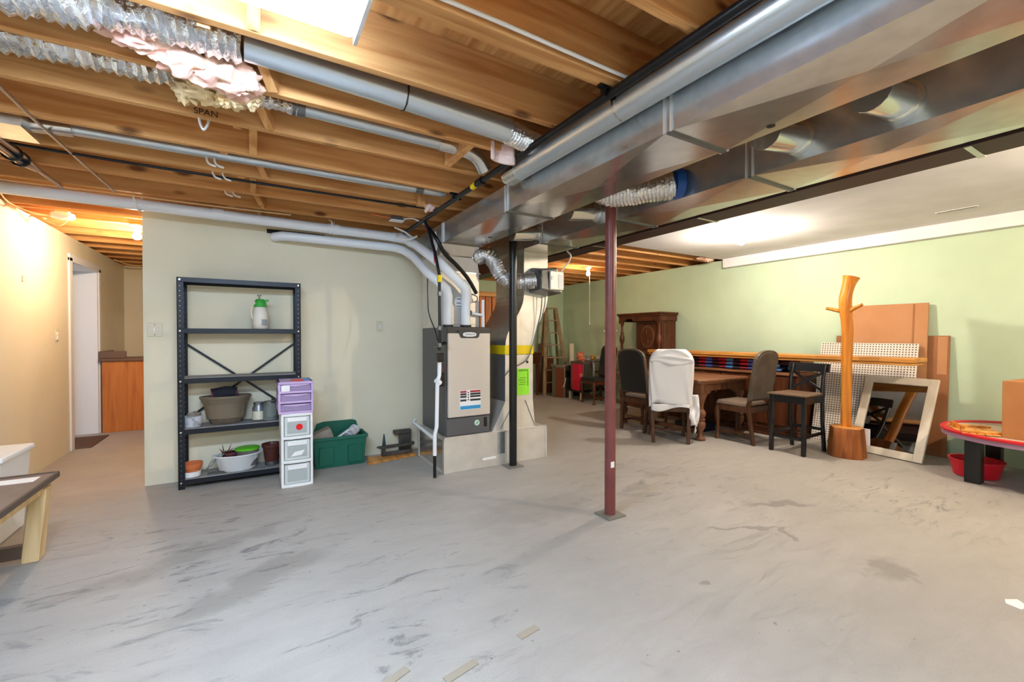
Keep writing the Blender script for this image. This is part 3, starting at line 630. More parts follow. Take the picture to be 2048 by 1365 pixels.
# white drain / vent pipes
pv = thing('plastic_pipe', 'long white plastic vent pipe slung below joists in front of the cream wall', 'pipe', (0, 4.42, 2.25))
MB().tube([(-1.66, 4.42, 2.285), (1.28, 4.40, 2.248), (1.35, 4.34, 2.225), (1.39, 4.15, 2.135), (1.415, 3.74, 1.945), (1.45, 3.71, 1.91), (1.71, 3.715, 1.70), (1.742, 3.76, 1.63), (1.745, 3.785, 1.58), (1.745, 3.785, 1.33)], .044, 18).build('pipe', 'pvc', pv, smooth=40)
for a, c_ in (((-.28, 4.405, 2.268), (-.20, 4.404, 2.267)), ((.62, 4.402, 2.256), (.71, 4.402, 2.255))): MB().tube([a, c_], .048, 18).build('coupling', 'pvc', pv, smooth=40)
MB().tube([(1.22, 4.402, 2.249), (1.28, 4.40, 2.248), (1.35, 4.34, 2.225), (1.372, 4.23, 2.17)], .049, 18).build('elbow', 'pvc', pv, smooth=40)
MB().tube([(1.665, 3.714, 1.738), (1.71, 3.715, 1.70), (1.742, 3.76, 1.63), (1.745, 3.785, 1.56)], .049, 18).build('elbow', 'pvc', pv, smooth=40)
MB().tube([(1.745, 3.785, 1.33), (1.745, 3.785, 1.352)], .053, 18).build('rubber_boot', 'black_paint', pv, smooth=40)
pw = thing('plastic_pipe', 'shorter white plastic pipe under the long vent pipe turning down to furnace', 'pipe', (.8, 4.50, 2.15))
MB().tube([(.18, 4.6, 2.165), (.24, 4.52, 2.167), (.35, 4.50, 2.165), (1.24, 4.44, 2.15), (1.32, 4.38, 2.12), (1.37, 4.20, 2.03), (1.405, 3.87, 1.83), (1.43, 3.82, 1.79), (1.545, 3.775, 1.68), (1.562, 3.78, 1.62), (1.563, 3.785, 1.58), (1.563, 3.785, 1.33)], .041, 18).build('pipe', 'pvc', pw, smooth=40)
MB().tube([(1.50, 3.79, 1.723), (1.545, 3.775, 1.68), (1.562, 3.78, 1.62), (1.563, 3.785, 1.56)], .046, 18).build('elbow', 'pvc', pw, smooth=40)
MB().tube([(1.563, 3.785, 1.33), (1.563, 3.785, 1.352)], .05, 18).build('rubber_boot', 'black_paint', pw, smooth=40)
for i, x in enumerate((-.765, .655)):
    z = 2.285-.037*(x+1.7)/3
    o = MB().tube(curve_pts([(x-.03, 4.42, 2.34), (x-.015, 4.372, 2.32), (x, 4.372, z), (x+.008, 4.39, z-.043), (x+.02, 4.44, z-.038), (x+.025, 4.465, z+.02), (x+.02, 4.46, 2.34)], 4), .007, 6).build('pipe_hanger', 'cable_white', loc=(x, 4.42, z), smooth=60)
    tag(o, ('white strap hanger round the vent pipe by the corridor', 'white strap hanger round the vent pipes above the shelf')[i], 'hanger')
MB().box(.28, .62, YP-.002, YP+.002, 2.23, 2.26)
tag(MB().box(.12, .62, YP-.004, YP+.001, 2.205, 2.245).build('wall_slot', 'black_paint', loc=(.4, YP, 2.2)), 'dark slot cut in the cream wall under white pipes', 'slot')

# ------------------------------------------------------------------ furnace
f = thing('furnace', 'grey gas furnace with beige front door standing on metal plenum', 'furnace', (1.73, 4.0, .33))
FX0, FX1, FY0, FY1 = 1.51, 1.955, 3.69, 4.34
MB().box(FX0, FX1, FY0+.02, FY1, .33, 1.325).build('cabinet', 'furnace_grey', f, bevel=.004)
MB().box(FX0+.002, FX1-.002, FY0, FY0+.02, .33, .49).build('lower_panel', 'furnace_grey', f, bevel=.004)
MB().box(FX0+.002, FX1-.002, FY0-.005, FY0+.02, 1.275, 1.332).build('top_trim', 'furnace_dark', f, bevel=.004)
dr = MB().box(FX0+.012, FX1-.004, FY0-.014, FY0+.02, .50, 1.275).build('door', 'furnace_door', f, bevel=.008, seg=2)
MB().prism([(1.615, 1.30), (1.85, 1.30), (1.838, 1.272), (1.828, 1.238), (1.81, 1.228), (1.655, 1.228), (1.637, 1.238), (1.627, 1.272)], 'y', FY0-.018, FY0-.006).build('handle_recess', 'furnace_dark', f, bevel=.002)
bd = MB().prism([(1.7325+.068*math.cos(a)*(1 if abs(math.cos(a)) < .99 else 1), 1.262+.021*math.copysign(abs(math.sin(a))**.6, math.sin(a))) for a in [2*PI*k/28 for k in range(28)]], 'y', FY0-.022, FY0-.017).build('badge', 'label_white', f)
text('LENNOX', .026, 'badge_lettering', 'ink', bd, Matrix.Translation((1.7325, FY0-.0225, 1.262)) @ FRONT, .2)
lb = MB().box(1.635, 1.848, FY0-.0165, FY0-.0135, .565, .745).build('information_label', 'label_white', f)
y0, y1 = FY0-.0178, FY0-.0164
MB().box(1.638, 1.845, y0, y1, .568, .60).build('blue_band', 'print_blue', lb)
MB().box(1.638, 1.70, y0, y1, .722, .74).box(1.738, 1.845, y0, y1, .722, .74).build('red_band', 'print_red', lb)
q = MB()
for zz in (.643, .676, .699):
    q.box(1.638, 1.70, y0, y1, zz, zz+.018).box(1.738, 1.845, y0, y1, zz, zz+.018)
for k in range(4): q.box(1.713, 1.725, y0, y1, .65+k*.022, .662+k*.022)
q.build('print_blocks', 'print_dark', lb)
MB().tube([(1.815, FY0-.001, .43), (1.815, FY0-.004, .43)], .027, 20).build('round_seal', 'seal_green', f)
MB().bar((1.805, FY0-.005, .418), (1.826, FY0-.005, .443), .006, .002, (0, 1, 0)).build('seal_mark', 'green_tote', f)
MB().box(1.888, 1.922, FY0-.003, FY0, .385, .475).build('sight_slot', 'black_paint', f)

pl = thing('supply_plenum', 'tall pale sheet-metal plenum box rising from the furnace to duct', 'plenum', (1.72, 4.05, 1.325))
MB().box(1.515, 1.925, 3.86, FY1, 1.325, 1.86).build('coil_box', 'galv_pale', pl, bevel=.003)
MB().hexa([(1.515, 3.86, 1.86), (1.925, 3.86, 1.86), (1.925, FY1, 1.86), (1.515, FY1, 1.86)], [(1.49, 3.80, 2.0), (1.87, 3.80, 2.0), (1.87, FY1, 2.0), (1.49, FY1, 2.0)]).build('transition', 'galv_pale', pl)
MB().hexa([(1.49, 3.80, 2.0), (1.87, 3.80, 2.0), (1.87, FY1, 2.0), (1.49, FY1, 2.0)], [(1.49, 3.74, 2.095), (1.87, 3.74, 2.095), (1.87, FY1, 2.095), (1.49, FY1, 2.095)]).build('throat', 'galv', pl)
for z in (1.86, 2.0): MB().box(1.485, 1.935, 3.795 if z > 1.9 else 3.85, 3.83 if z > 1.9 else 3.862, z-.006, z+.006).build('flange', 'galv', pl)
MB().box(1.56, 1.88, 3.855, 3.861, 1.36, 1.66).build('access_panel', 'galv_pale', pl, bevel=.002)
MB().tube([(1.70, 3.862, 1.57), (1.70, 3.84, 1.57)], .05, 20).build('gauge', 'white_plastic', pl, smooth=40)
MB().box(1.675, 1.725, 3.838, 3.841, 1.60, 1.606).box(1.675, 1.725, 3.838, 3.841, 1.56, 1.566).box(1.675, 1.725, 3.838, 3.841, 1.53, 1.536).build('gauge_print', 'ink', pl)

bs = thing('base_plenum', 'low wide sheet-metal plenum box on floor under furnace', 'plenum', (2.03, 4.0, 0))
MB().box(1.476, 2.59, 3.66, 4.36, 0, .325).build('box', 'galv_pale', bs, bevel=.003)
MB().box(1.474, 1.4755, 3.70, 4.33, .03, .30).build('end_sheet', 'galv', bs)
MB().box(1.468, 1.476, 3.652, 3.672, 0, .335).box(2.58, 2.596, 3.652, 3.662, 0, .335).box(1.468, 2.596, 3.652, 3.662, .322, .332).box(1.468, 1.476, 3.66, 4.36, .322, .332).box(1.468, 1.476, 3.66, 4.36, 0, .012).box(1.468, 1.476, 4.345, 4.365, 0, .335).build('corner_trim', 'galv_pale', bs)
MB().box(1.86, 2.0, 3.655, 3.66, .072, .092).build('paper_label', 'label_white', bs)
MB().box(2.02, 2.10, 3.655, 3.66, .11, .325).build('patch_plate', 'galv_side', bs)

rt = thing('return_drop', 'curved sheet-metal return drop with a yellow filter band behind black post', 'duct', (2.35, 4.0, .325))
YD0, YD1 = 3.70, 4.28
MB().box(2.345, 2.64, YD0, YD1, 1.66, 2.10).build('upper_box', 'galv_side', rt, bevel=.003)
MB().box(2.347, 2.638, YD0-.002, YD0, 1.66, 2.10).build('upper_front', 'galv_pale', rt)
def sx(t): return .5-.5*math.cos(PI*t)
lft = []; rgt = []
for k in range(13):
    t_ = k/12; z = 1.66-(1.66-1.155)*t_; lft.append((2.345-(2.345-2.13)*sx(t_), z)); rgt.append((2.64-(2.64-2.455)*sx(t_), z))
m = MB()
for k in range(12):
    a0, a1, b0, b1 = lft[k], lft[k+1], rgt[k], rgt[k+1]
    m.hexa([(a1[0], YD0, a1[1]), (b1[0], YD0, b1[1]), (b1[0], YD1, b1[1]), (a1[0], YD1, a1[1])], [(a0[0], YD0, a0[1]), (b0[0], YD0, b0[1]), (b0[0], YD1, b0[1]), (a0[0], YD1, a0[1])])
m.build('offset_elbow', 'galv_side', rt, smooth=25)
m = MB()
for k in range(12):
    a0, a1, b0, b1 = lft[k], lft[k+1], rgt[k], rgt[k+1]
    m.add([(a1[0]+.002, YD0-.002, a1[1]), (b1[0]-.002, YD0-.002, b1[1]), (b0[0]-.002, YD0-.002, b0[1]), (a0[0]+.002, YD0-.002, a0[1])], [(0, 1, 2, 3)])
m.build('offset_front', 'galv_pale', rt)
MB().box(2.125, 2.46, YD0-.006, YD1, 1.065, 1.155).build('filter_band', 'yellow', rt, bevel=.003)
MB().box(2.13, 2.455, YD0, YD1, .60, 1.065).build('lower_box', 'galv_side', rt, bevel=.003)
MB().hexa([(1.98, YD0-.01, .325), (2.475, YD0-.01, .325), (2.475, YD1, .325), (1.98, YD1, .325)], [(2.13, YD0, .60), (2.455, YD0, .60), (2.455, YD1, .60), (2.13, YD1, .60)]).build('flared_foot', 'galv_pale', rt)
MB().add([(2.132, YD0-.002, .60), (2.453, YD0-.002, .60), (2.453, YD0-.002, 1.06), (2.132, YD0-.002, 1.06)], [(0, 1, 2, 3)]).build('lower_front', 'galv_pale', rt)
MB().bar((2.07, YD0-.010, .34), (2.25, YD0-.004, .62), .006, .003, (0, 1, 0)).bar((2.47, YD0-.012, .34), (2.36, YD0-.004, .60), .006, .003, (0, 1, 0)).build('crease', 'lid_grey', rt)
MB().tube([(2.385, YD0-.001, .985), (2.385, YD0-.004, .985)], .014, 14).build('hole', 'black_paint', rt)
cd_ = MB().box(2.265, 2.405, YD0-.006, YD0-.003, .655, .92).build('lime_card', 'lime', rt)
q = MB()
for k in range(7): q.bar((2.285+k*.016, YD0-.0065, .893), (2.295+k*.016, YD0-.0065, .912), .006, .001, (0, 1, 0))
for k in range(16): q.box(2.385, 2.393, YD0-.007, YD0-.006, .745+k*.0092, .7515+k*.0092)
for k, (a, c_) in enumerate(((2.285, 2.365), (2.30, 2.37), (2.28, 2.36), (2.29, 2.372))): q.box(a, c_, YD0-.007, YD0-.006, .76+.022*k, .764+.022*k)
q.build('card_print', 'ink', cd_)

hm = thing('humidifier', 'grey box humidifier mounted on the return drop with foil hose', 'humidifier', (2.55, 3.6, 1.66))
MB().hexa([(2.40, 3.48, 1.70), (2.66, 3.48, 1.67), (2.66, YD0-.003, 1.66), (2.40, YD0-.003, 1.68)], [(2.42, 3.50, 1.90), (2.62, 3.50, 1.93), (2.64, YD0-.003, 1.95), (2.42, YD0-.003, 1.94)]).build('housing', 'lid_grey', hm, bevel=.015, seg=2)
MB().box(2.50, 2.665, 3.462, 3.485, 1.70, 1.89).build('front_cover', 'galv_pale', hm, bevel=.01, seg=2)
MB().tube([(2.53, 3.463, 1.82), (2.53, 3.455, 1.82)], .02, 16).build('dial', 'white_plastic', hm)
MB().box(2.60, 2.66, 3.456, 3.463, 1.72, 1.86).build('label', 'label_white', hm)
cl = MB().tube([(2.43, 3.58, 1.80), (2.39, 3.57, 1.80)], .086, 18).build('duct_collar', 'lid_grey', hm, smooth=40)
fh = thing('foil_hose', 'crinkled silver foil hose curving from supply plenum to humidifier', 'duct', (2.1, 3.6, 1.85))
corrugated([(1.885, 3.82, 2.02), (1.95, 3.74, 2.03), (2.02, 3.715, 1.95), (2.08, 3.70, 1.85), (2.18, 3.685, 1.79), (2.30, 3.61, 1.785), (2.39, 3.575, 1.80)], .076, .020, .006, 18, .008, 3).build('hose', 'foil', fh, smooth=30)
MB().tube([(1.872, 3.86, 2.02), (1.90, 3.80, 2.025)], .07, 18).build('collar', 'galv', fh, smooth=40)
t = thing('condensate_tube', 'thin grey tubes hanging from humidifier down the return drop', 'tube', (2.53, 3.6, 1.2))
for pts in ([(2.50, 3.60, 1.67), (2.50, 3.62, 1.5), (2.485, 3.66, 1.35), (2.43, 3.68, 1.14), (2.36, 3.68, 1.0), (2.20, 3.68, .93), (2.10, 3.66, .86)], [(2.54, 3.60, 1.67), (2.535, 3.61, 1.55), (2.51, 3.63, 1.42), (2.49, 3.655, 1.36)]):
    MB().tube(curve_pts(pts), .006, 7).build('tube', 'lid_grey', t, smooth=60)
cable('white cord curling from the return duct down to humidifier', [(2.70, 3.50, 2.16), (2.725, 3.48, 2.10), (2.75, 3.46, 2.06), (2.74, 3.47, 2.0), (2.68, 3.49, 1.92), (2.65, 3.50, 1.88)], .008, 'cable_white')

# gas drop, wiring, drains beside the furnace
g = thing('gas_drop', 'dark gas pipe with yellow valve coming down beside the furnace', 'pipe', (1.42, 3.66, 1.1))
MB().tube([(1.345, 3.80, 2.276), (1.37, 3.78, 2.2), (1.405, 3.70, 1.98), (1.43, 3.66, 1.78), (1.432, 3.655, 1.20), (1.425, 3.655, 1.12)], .014, 10).build('pipe', 'black_iron', g, smooth=50)
MB().tube([(1.431, 3.66, 1.72), (1.431, 3.658, 1.78)], .022, 12).build('yellow_valve', 'yellow', g, smooth=50)
for z in (1.60, 1.30, 1.15, 1.06): MB().tube([(1.43, 3.656, z), (1.43, 3.656, z+.035)], .02, 12).build('fitting', 'lid_grey', g, smooth=50)
MB().tube([(1.43, 3.656, 1.16), (1.38, 3.656, 1.15)], .012, 8).tube([(1.43, 3.656, 1.20), (1.505, 3.68, 1.19)], .012, 8).build('branch', 'lid_grey', g, smooth=50)
MB().box(1.40, 1.46, 3.63, 3.68, 1.02, 1.10).build('regulator', 'black_paint', g, bevel=.006)
MB().lathe([(.022, 0), (.03, .012), (.022, .03)], (1.475, 3.66, 1.17), 14).build('valve_knob', 'black_paint', g, smooth=40)
g.location = Vector(g.location)+Vector((-.022, -.06, 0))
hs = cable('black insulated hose slanting across the supply plenum to its connection', [(1.36, 3.80, 2.25), (1.42, 3.70, 2.12), (1.50, 3.71, 2.0), (1.62, 3.73, 1.91), (1.75, 3.76, 1.80), (1.86, 3.79, 1.66)], .019, 'black_paint', 'hose', 'insulated_hose')
cable('copper-coloured line running under the black hose', [(1.50, 3.77, 1.95), (1.60, 3.775, 1.87), (1.75, 3.80, 1.75), (1.80, 3.83, 1.68)], .009, 'cable_tan', 'pipe', 'copper_line')
cable('short curled tube end below the black hose', [(1.81, 3.83, 1.66), (1.87, 3.80, 1.63), (1.875, 3.81, 1.59), (1.84, 3.83, 1.575)], .006, 'lid_grey', 'tube', 'copper_line')
cable('red thermostat wire beside the gas drop', [(1.36, 3.86, 2.27), (1.375, 3.76, 2.15), (1.39, 3.70, 2.02), (1.40, 3.70, 1.9)], .004, 'red', 'wire', 'wire')
cable('black wire dropping down the grey side of furnace', [(1.40, 3.88, 1.86), (1.395, 3.86, 1.6), (1.40, 3.84, 1.45), (1.42, 3.74, 1.30), (1.425, 3.68, 1.20)], .005, 'black_paint', 'wire', 'wire')
cable('thin wires hanging beside the beige furnace door', [(1.43, 3.65, 1.05), (1.42, 3.64, .98), (1.44, 3.64, .93), (1.47, 3.65, .92), (1.465, 3.65, 1.0)], .005, 'magenta_cloth', 'wire', 'wire')
tag(MB().prism([(1.405, 2.02), (1.44, 2.02), (1.452, 2.13), (1.425, 2.20), (1.408, 2.15)], 'y', 3.74, 3.743).build('paper_tag', 'white_plastic', loc=(1.43, 3.74, 2.02)), 'white paper tag dangling beside the supply duct end', 'tag')
t = thing('drain_pipe', 'white condensate drain pipe ending in black tube beside furnace', 'pipe', (1.37, 3.62, 0))
MB().tube([(1.42, 3.63, 1.10), (1.415, 3.625, .90), (1.40, 3.62, .86)], .018, 10).tube([(1.395, 3.62, .85), (1.385, 3.615, .45), (1.365, 3.61, .38), (1.365, 3.61, .20)], .017, 10).build('pipe', 'pvc', t, smooth=50)
MB().box(1.41, 1.47, 3.62, 3.67, .80, .92).build('trap', 'black_paint', t, bevel=.008)
MB().tube([(1.385, 3.615, .86), (1.42, 3.63, .83)], .026, 12).build('trap_cap', 'pvc', t, smooth=50)
MB().tube([(1.365, 3.61, .20), (1.365, 3.61, .005)], .014, 10).build('black_tail', 'black_paint', t, smooth=50)
MB().tube([(1.37, 3.615, .34), (1.43, 4.38, .345), (1.46, 4.42, .37)], .017, 10).build('side_run', 'pvc', t, smooth=50)
t = thing('pipe_tee', 'white plastic tee pipe standing on top of the furnace by the shutters', 'pipe', (1.92, 3.80, 1.33))
MB().tube([(1.935, 3.80, 1.33), (1.935, 3.80, 1.60)], .016, 12).tube([(1.935, 3.80, 1.45), (1.80, 3.80, 1.47)], .014, 10).build('tee', 'pvc', t, smooth=50)
MB().tube([(1.80, 3.80, 1.47), (1.785, 3.795, 1.472)], .024, 14).build('end_fitting', 'lid_grey', t, smooth=50)
t = thing('wooden_shutter', 'stack of orange-brown wooden shutters standing behind the furnace', 'shutters', (2.75, 5.45, 0))
for k in range(5):
    MB().box(2.50+k*.10, 2.585+k*.10, 5.40+.012*(k % 2), 5.44+.012*(k % 2), 0, 1.80+.02*(k % 3)).build('board', 'shutter', t, bevel=.003)
MB().box(2.45, 2.95, 5.36, 5.40, 1.80, 1.86).build('top_rail', 'pine', t)

# ------------------------------------------------------------------ black metal shelf and what stands on it
SX0, SX1, SY0, SY1 = -.522, .378, 4.385, 4.625
sh = thing('metal_shelf', 'tall black slotted-steel shelf unit against the cream wall', 'shelf', (-.07, 4.5, 0))
for x, dx in ((SX0, 1), (SX1, -1)):
    for y, dy in ((SY0, 1), (SY1, -1)):
        xa, xb = sorted((x, x+dx*.045)); ya, yb = sorted((y, y+dy*.004)); xc, xd = sorted((x, x+dx*.004)); yc, yd = sorted((y, y+dy*.04))
        pp = MB().box(xa, xb, ya, yb, 0, 1.725).box(xc, xd, yc, yd, 0, 1.725).build('upright', 'black_steel', sh)
        q = MB(); yq = y-.0012 if dy > 0 else y-.0052
        for k in range(42): q.box(x+dx*.02-.0035, x+dx*.02+.0035, yq, yq+.0014, .03+k*.0405, .038+k*.0405)
        if dx > 0:
            for k in range(42): q.box(x+dx*.0035, x+dx*.0052, y+dy*.024-.004, y+dy*.024+.004, .03+k*.0405, .038+k*.0405)
        h = q.build('slot_holes', 'lid_grey', pp); h['kind'] = 'stuff'
SHELF = [.075, .485, .90, 1.31, 1.725]
for i, z in enumerate(SHELF):
    s_ = MB().box(SX0+.005, SX1-.005, SY0-.003, SY0+.006, z-.04, z).box(SX0+.005, SX1-.005, SY1-.006, SY1+.003, z-.04, z).box(SX0+.004, SX0+.012, SY0, SY1, z-.04, z).box(SX1-.012, SX1-.004, SY0, SY1, z-.04, z).box(SX0+.005, SX1-.005, SY0, SY1, z-.007, z-.001).build('shelf_tray', 'black_steel', sh, bevel=.002)
    if i < 3: MB().box(SX0+.012, SX1-.012, SY0+.008, SY1-.008, z-.001, z+.009).build('shelf_liner', 'shelf_board', sh)
MB().bar((SX0+.02, SY1+.004, .52), (SX1-.02, SY1+.004, 1.19), .018, .003, (0, 1, 0)).build('cross_brace', 'black_steel', sh)
MB().bar((SX1-.02, SY1+.008, .52), (SX0+.02, SY1+.008, 1.19), .018, .003, (0, 1, 0)).build('cross_brace', 'black_steel', sh)
for z in SHELF:
    for x in (SX0+.02, SX1-.02): MB().tube([(x, SY0-.004, z-.02), (x, SY0-.008, z-.02)], .007, 8).build('bolt', 'galv', sh)
ZT = 1.31
t = thing('pump_sprayer', 'white pump sprayer bottle with green head on the black shelf', 'sprayer', (.06, 4.48, ZT))
MB().lathe([(.055, 0), (.062, .008), (.064, .06), (.064, .10), (.058, .15), (.045, .185), (.040, .195)], (.06, 4.48, ZT), 22).build('bottle', 'sprayer_body', t, smooth=45)
MB().lathe([(.043, .195), (.052, .20), (.046, .235), (.036, .26), (.030, .265)], (.06, 4.48, ZT), 20).bar((.085, 4.48, ZT+.25), (.125, 4.47, ZT+.255), .02, .018).build('head', 'sprayer_green', t, smooth=40)
MB().tube([(.055, 4.48, ZT+.262), (.055, 4.48, ZT+.295)], .006, 8).tube([(.055, 4.48, ZT+.292), (.055, 4.48, ZT+.303)], .015, 12).build('pump_handle', 'lid_grey', t, smooth=40)
MB().tube(curve_pts([(.035, 4.46, ZT+.24), (-.005, 4.45, ZT+.20), (-.008, 4.44, ZT+.13), (.0, 4.44, ZT+.09)]), .008, 8).build('trigger_lever', 'ivory', t, smooth=50)
a_ = [-PI/2+.15+k*.14 for k in range(7)]
MB().add([(.06+.0648*math.cos(a), 4.48+.0648*math.sin(a), ZT+z) for z in (.03, .085) for a in a_], [(k, k+1, k+8, k+7) for k in range(6)]).build('label', 'grey_label', t)
Z2 = .485+.009
t = thing('flower_pot', 'large bronze ribbed flower pot on the black shelf', 'pot', (-.20, 4.50, Z2))
MB().lathe([(.092, 0), (.105, .004), (.13, .08), (.152, .19)], (-.20, 4.505, Z2), 48, 1.05, .66, flute=.035, nf=12).build('bowl', 'bronze_pot', t, smooth=60)
MB().lathe([(.156, .175), (.168, .195), (.174, .215), (.182, .222), (.182, .24), (.168, .241), (.158, .215), (.135, .05), (.05, .03)], (-.20, 4.505, Z2), 40, 1.05, .66, caps=False).build('rim', 'bronze_pot', t, smooth=50)
t = thing('cloth_pouch', 'dark navy pouch with maroon ends lying in bronze pot', 'pouch', (-.20, 4.50, Z2+.13))
MB().tube([(-.29, 4.49, Z2+.25), (-.20, 4.49, Z2+.26), (-.12, 4.49, Z2+.255)], [.055, .06, .055], 16).build('body', 'navy_cloth', t, smooth=50)
for x in (-.292, -.118): MB().tube([(x-.004, 4.49, Z2+.252), (x+.004, 4.49, Z2+.254)], .057, 16).build('end_piping', 'magenta_cloth', t, smooth=50)
t = thing('paper_bowl', 'crumpled newspaper covered white bowl on the black shelf', 'bowl', (-.43, 4.46, Z2))
MB().lathe([(.055, 0), (.06, .005), (.066, .05), (.068, .09), (.062, .092), (.058, .05), (.04, .02)], (-.43, 4.46, Z2), 20, caps=False).build('wrapping', 'newsprint', t, smooth=35)
MB().blob((-.425, 4.47, Z2+.09), (.05, .045, .03), .5, 8, 14, 3).build('crumpled_paper', 'dust_wrap', t, smooth=40)
def jar(x, y, s, label, m, lid, wrap=None):
    t = thing('storage_jar', label, 'jar', (x, y, Z2), group=None)
    MB().lathe([(.040*s, 0), (.046*s, .006), (.046*s, .10*s), (.036*s, .118*s), (.036*s, .132*s)], (x, y, Z2), 18).build('body', m, t, smooth=45)
    MB().lathe([(.038*s, .130*s), (.038*s, .145*s)], (x, y, Z2), 18).build('lid', lid, t, smooth=45)
    if wrap: MB().lathe([(.0465*s, .012), (.0468*s, .014), (.0468*s, .075*s), (.0465*s, .077*s)], (x, y, Z2), 18).build('paper_band', wrap, t, smooth=45)
jar(.045, 4.50, 1.12, 'glass jar with pale paper band beside the bronze pot', 'jar_metal', 'lid_grey', 'ivory')
jar(.130, 4.445, 1.2, 'ribbed clear glass jar between two grey jars', 'glass', 'lid_grey')
jar(.245, 4.46, 1.2, 'smoky grey glass jar next to the purple drawers', 'jar_metal', 'lid_grey')
jar(.190, 4.565, 1.2, 'dark-lidded jar behind the clear glass jar', 'jar_metal', 'black_paint')
Z1 = .075+.009
t = thing('terracotta_saucer', 'white round dish under the terracotta bowl on lowest shelf', 'dish', (-.44, 4.45, Z1))
MB().lathe([(.055, 0), (.062, .004), (.066, .045), (.062, .046), (.058, .008)], (-.44, 4.45, Z1), 24, caps=True).build('dish', 'white_plastic', t, smooth=40)
t = thing('terracotta_pot', 'low orange terracotta pot standing in the white dish', 'pot', (-.435, 4.455, Z1+.012))
MB().lathe([(.045, 0), (.05, .003), (.058, .06), (.068, .062), (.072, .10), (.066, .101), (.055, .065), (.045, .02)], (-.435, 4.455, Z1+.012), 24).build('pot', 'terracotta', t, smooth=35)
t = thing('wash_basin', 'oval white plastic basin holding pots on lowest shelf', 'basin', (-.12, 4.48, Z1))
MB().lathe([(.12, 0), (.135, .01), (.165, .12), (.185, .132), (.185, .14), (.16, .138), (.13, .02), (.02, .015)], (-.12, 4.48, Z1), 36, 1, .6).build('basin', 'white_plastic', t, smooth=40)
t = thing('lidded_tub', 'grey tub with bright green lid in the white basin', 'tub', (-.045, 4.48, Z1+.03))
MB().lathe([(.075, 0), (.085, .10), (.09, .14)], (-.045, 4.48, Z1+.03), 24, 1, .85).build('tub', 'grey_pot', t, smooth=40)
MB().lathe([(.094, .135), (.097, .14), (.097, .152), (.085, .158), (.02, .160)], (-.045, 4.48, Z1+.03), 24, 1, .85).build('lid', 'green_lid', t, smooth=40)
tag(MB().lathe([(.035, 0), (.048, .10), (.052, .102), (.052, .115), (.044, .115), (.035, .02)], (-.17, 4.47, Z1+.045), 18).build('flower_pot', 'plum_pot', loc=(-.17, 4.47, Z1+.045), smooth=40), 'small plum-coloured pot tucked in the white basin', 'pot')
t = thing('dried_plant', 'dried twig and crinkled plastic wrap over edge of the white basin', 'plant', (-.26, 4.46, Z1+.1))
q = MB()
for k in range(7):
    q.tube(curve_pts([(-.22+.01*k, 4.47, Z1+.10), (-.23+.012*k, 4.465, Z1+.17), (-.25+.022*k, 4.46+.01*math.sin(k), Z1+.20+.035*math.sin(k*1.9))], 4), [.006, .006, .005, .005, .005, .004, .003, .002, .002], 6)
q.build('twigs', 'brown_glaze', t, smooth=60)
MB().grid(lambda u, v_: (-.35+.14*u+.01*math.sin(9*v_), 4.42+.05*v_, Z1+.03+.12*math.sin(u*1.6)+.012*math.sin(14*u+5*v_)), 14, 6).build('plastic_wrap', 'glass', t, smooth=60, solid=.002)
t = thing('flower_pot', 'dark brown glazed pot with grey foot beside the basin', 'pot', (.145, 4.50, Z1))
MB().lathe([(.052, .03), (.058, .05), (.070, .14), (.075, .16), (.082, .165), (.084, .19), (.076, .192), (.066, .15), (.05, .06)], (.145, 4.50, Z1), 26).build('pot', 'brown_glaze', t, smooth=40)
MB().lathe([(.052, 0), (.056, .004), (.056, .034), (.05, .036)], (.145, 4.50, Z1), 24).build('foot', 'lid_grey', t, smooth=40)
for k, (x, w_) in enumerate(((-.33, .13), (-.27, .09))):
    tag(MB().box(x, x+w_, 4.40+.02*k, 4.48+.02*k, Z1+.008*k, Z1+.008*(k+1)-.0005).build('slate_tile', 'slate', loc=(x, 4.44, Z1)), ('flat grey slate lying under plastic wrap on lowest shelf', 'upper flat grey slate lying beside the white basin')[k], 'slate')

# ------------------------------------------------------------------ drawer towers
DX0, DX1, DY0, DY1 = .195, .432, 3.985, 4.30
t = thing('drawer_tower', 'white plastic drawer tower with three clear drawers on floor', 'drawers', (.31, 4.14, 0))
for x in (DX0, DX1-.02): MB().box(x, x+.02, DY0+.01, DY1, 0, .60).build('side', 'white_plastic', t, bevel=.004)
MB().box(DX0, DX1, DY1-.01, DY1, 0, .60).build('back', 'white_plastic', t)
for z in (0, .198, .396, .585): MB().prism([(DX0, DY0+.01), (DX0+.06, DY0-.004), (DX1-.06, DY0-.004), (DX1, DY0+.01), (DX1, DY1), (DX0, DY1)], 'z', z, z+.024).build('frame_rail', 'white_plastic', t, bevel=.004)
for k, z in enumerate((.026, .224, .422)):
    dw = MB().box(DX0+.024, DX1-.024, DY0+.014, DY1-.02, z, z+.160).build('drawer', 'drawer_clear', t, bevel=.004)
    MB().box(DX0+.045, DX1-.045, DY0+.004, DY0+.014, z+.118, z+.155).build('pull', 'white_plastic', dw, bevel=.003)
    MB().box(DX0+.045, DX1-.045, DY0+.0125, DY0+.0141, z+.02, z+.112).build('clear_panel', 'drawer_deep', dw)
    if k == 2: MB().tube([(DX0+.135, DY0+.0125, z+.072), (DX0+.135, DY0+.010, z+.072)], .026, 20).build('sticker', 'red_sticker', dw)
    if k == 1: MB().prism([(DX0+.07, z+.03), (DX0+.15, z+.035), (DX0+.175, z+.075), (DX0+.10, z+.065)], 'y', DY0+.011, DY0+.0126).build('paper', 'label_white', dw)
t = thing('drawer_box', 'lilac plastic three-drawer box on top of the white drawers', 'drawers', (.30, 4.14, .609))
PX0, PX1 = .175, .436
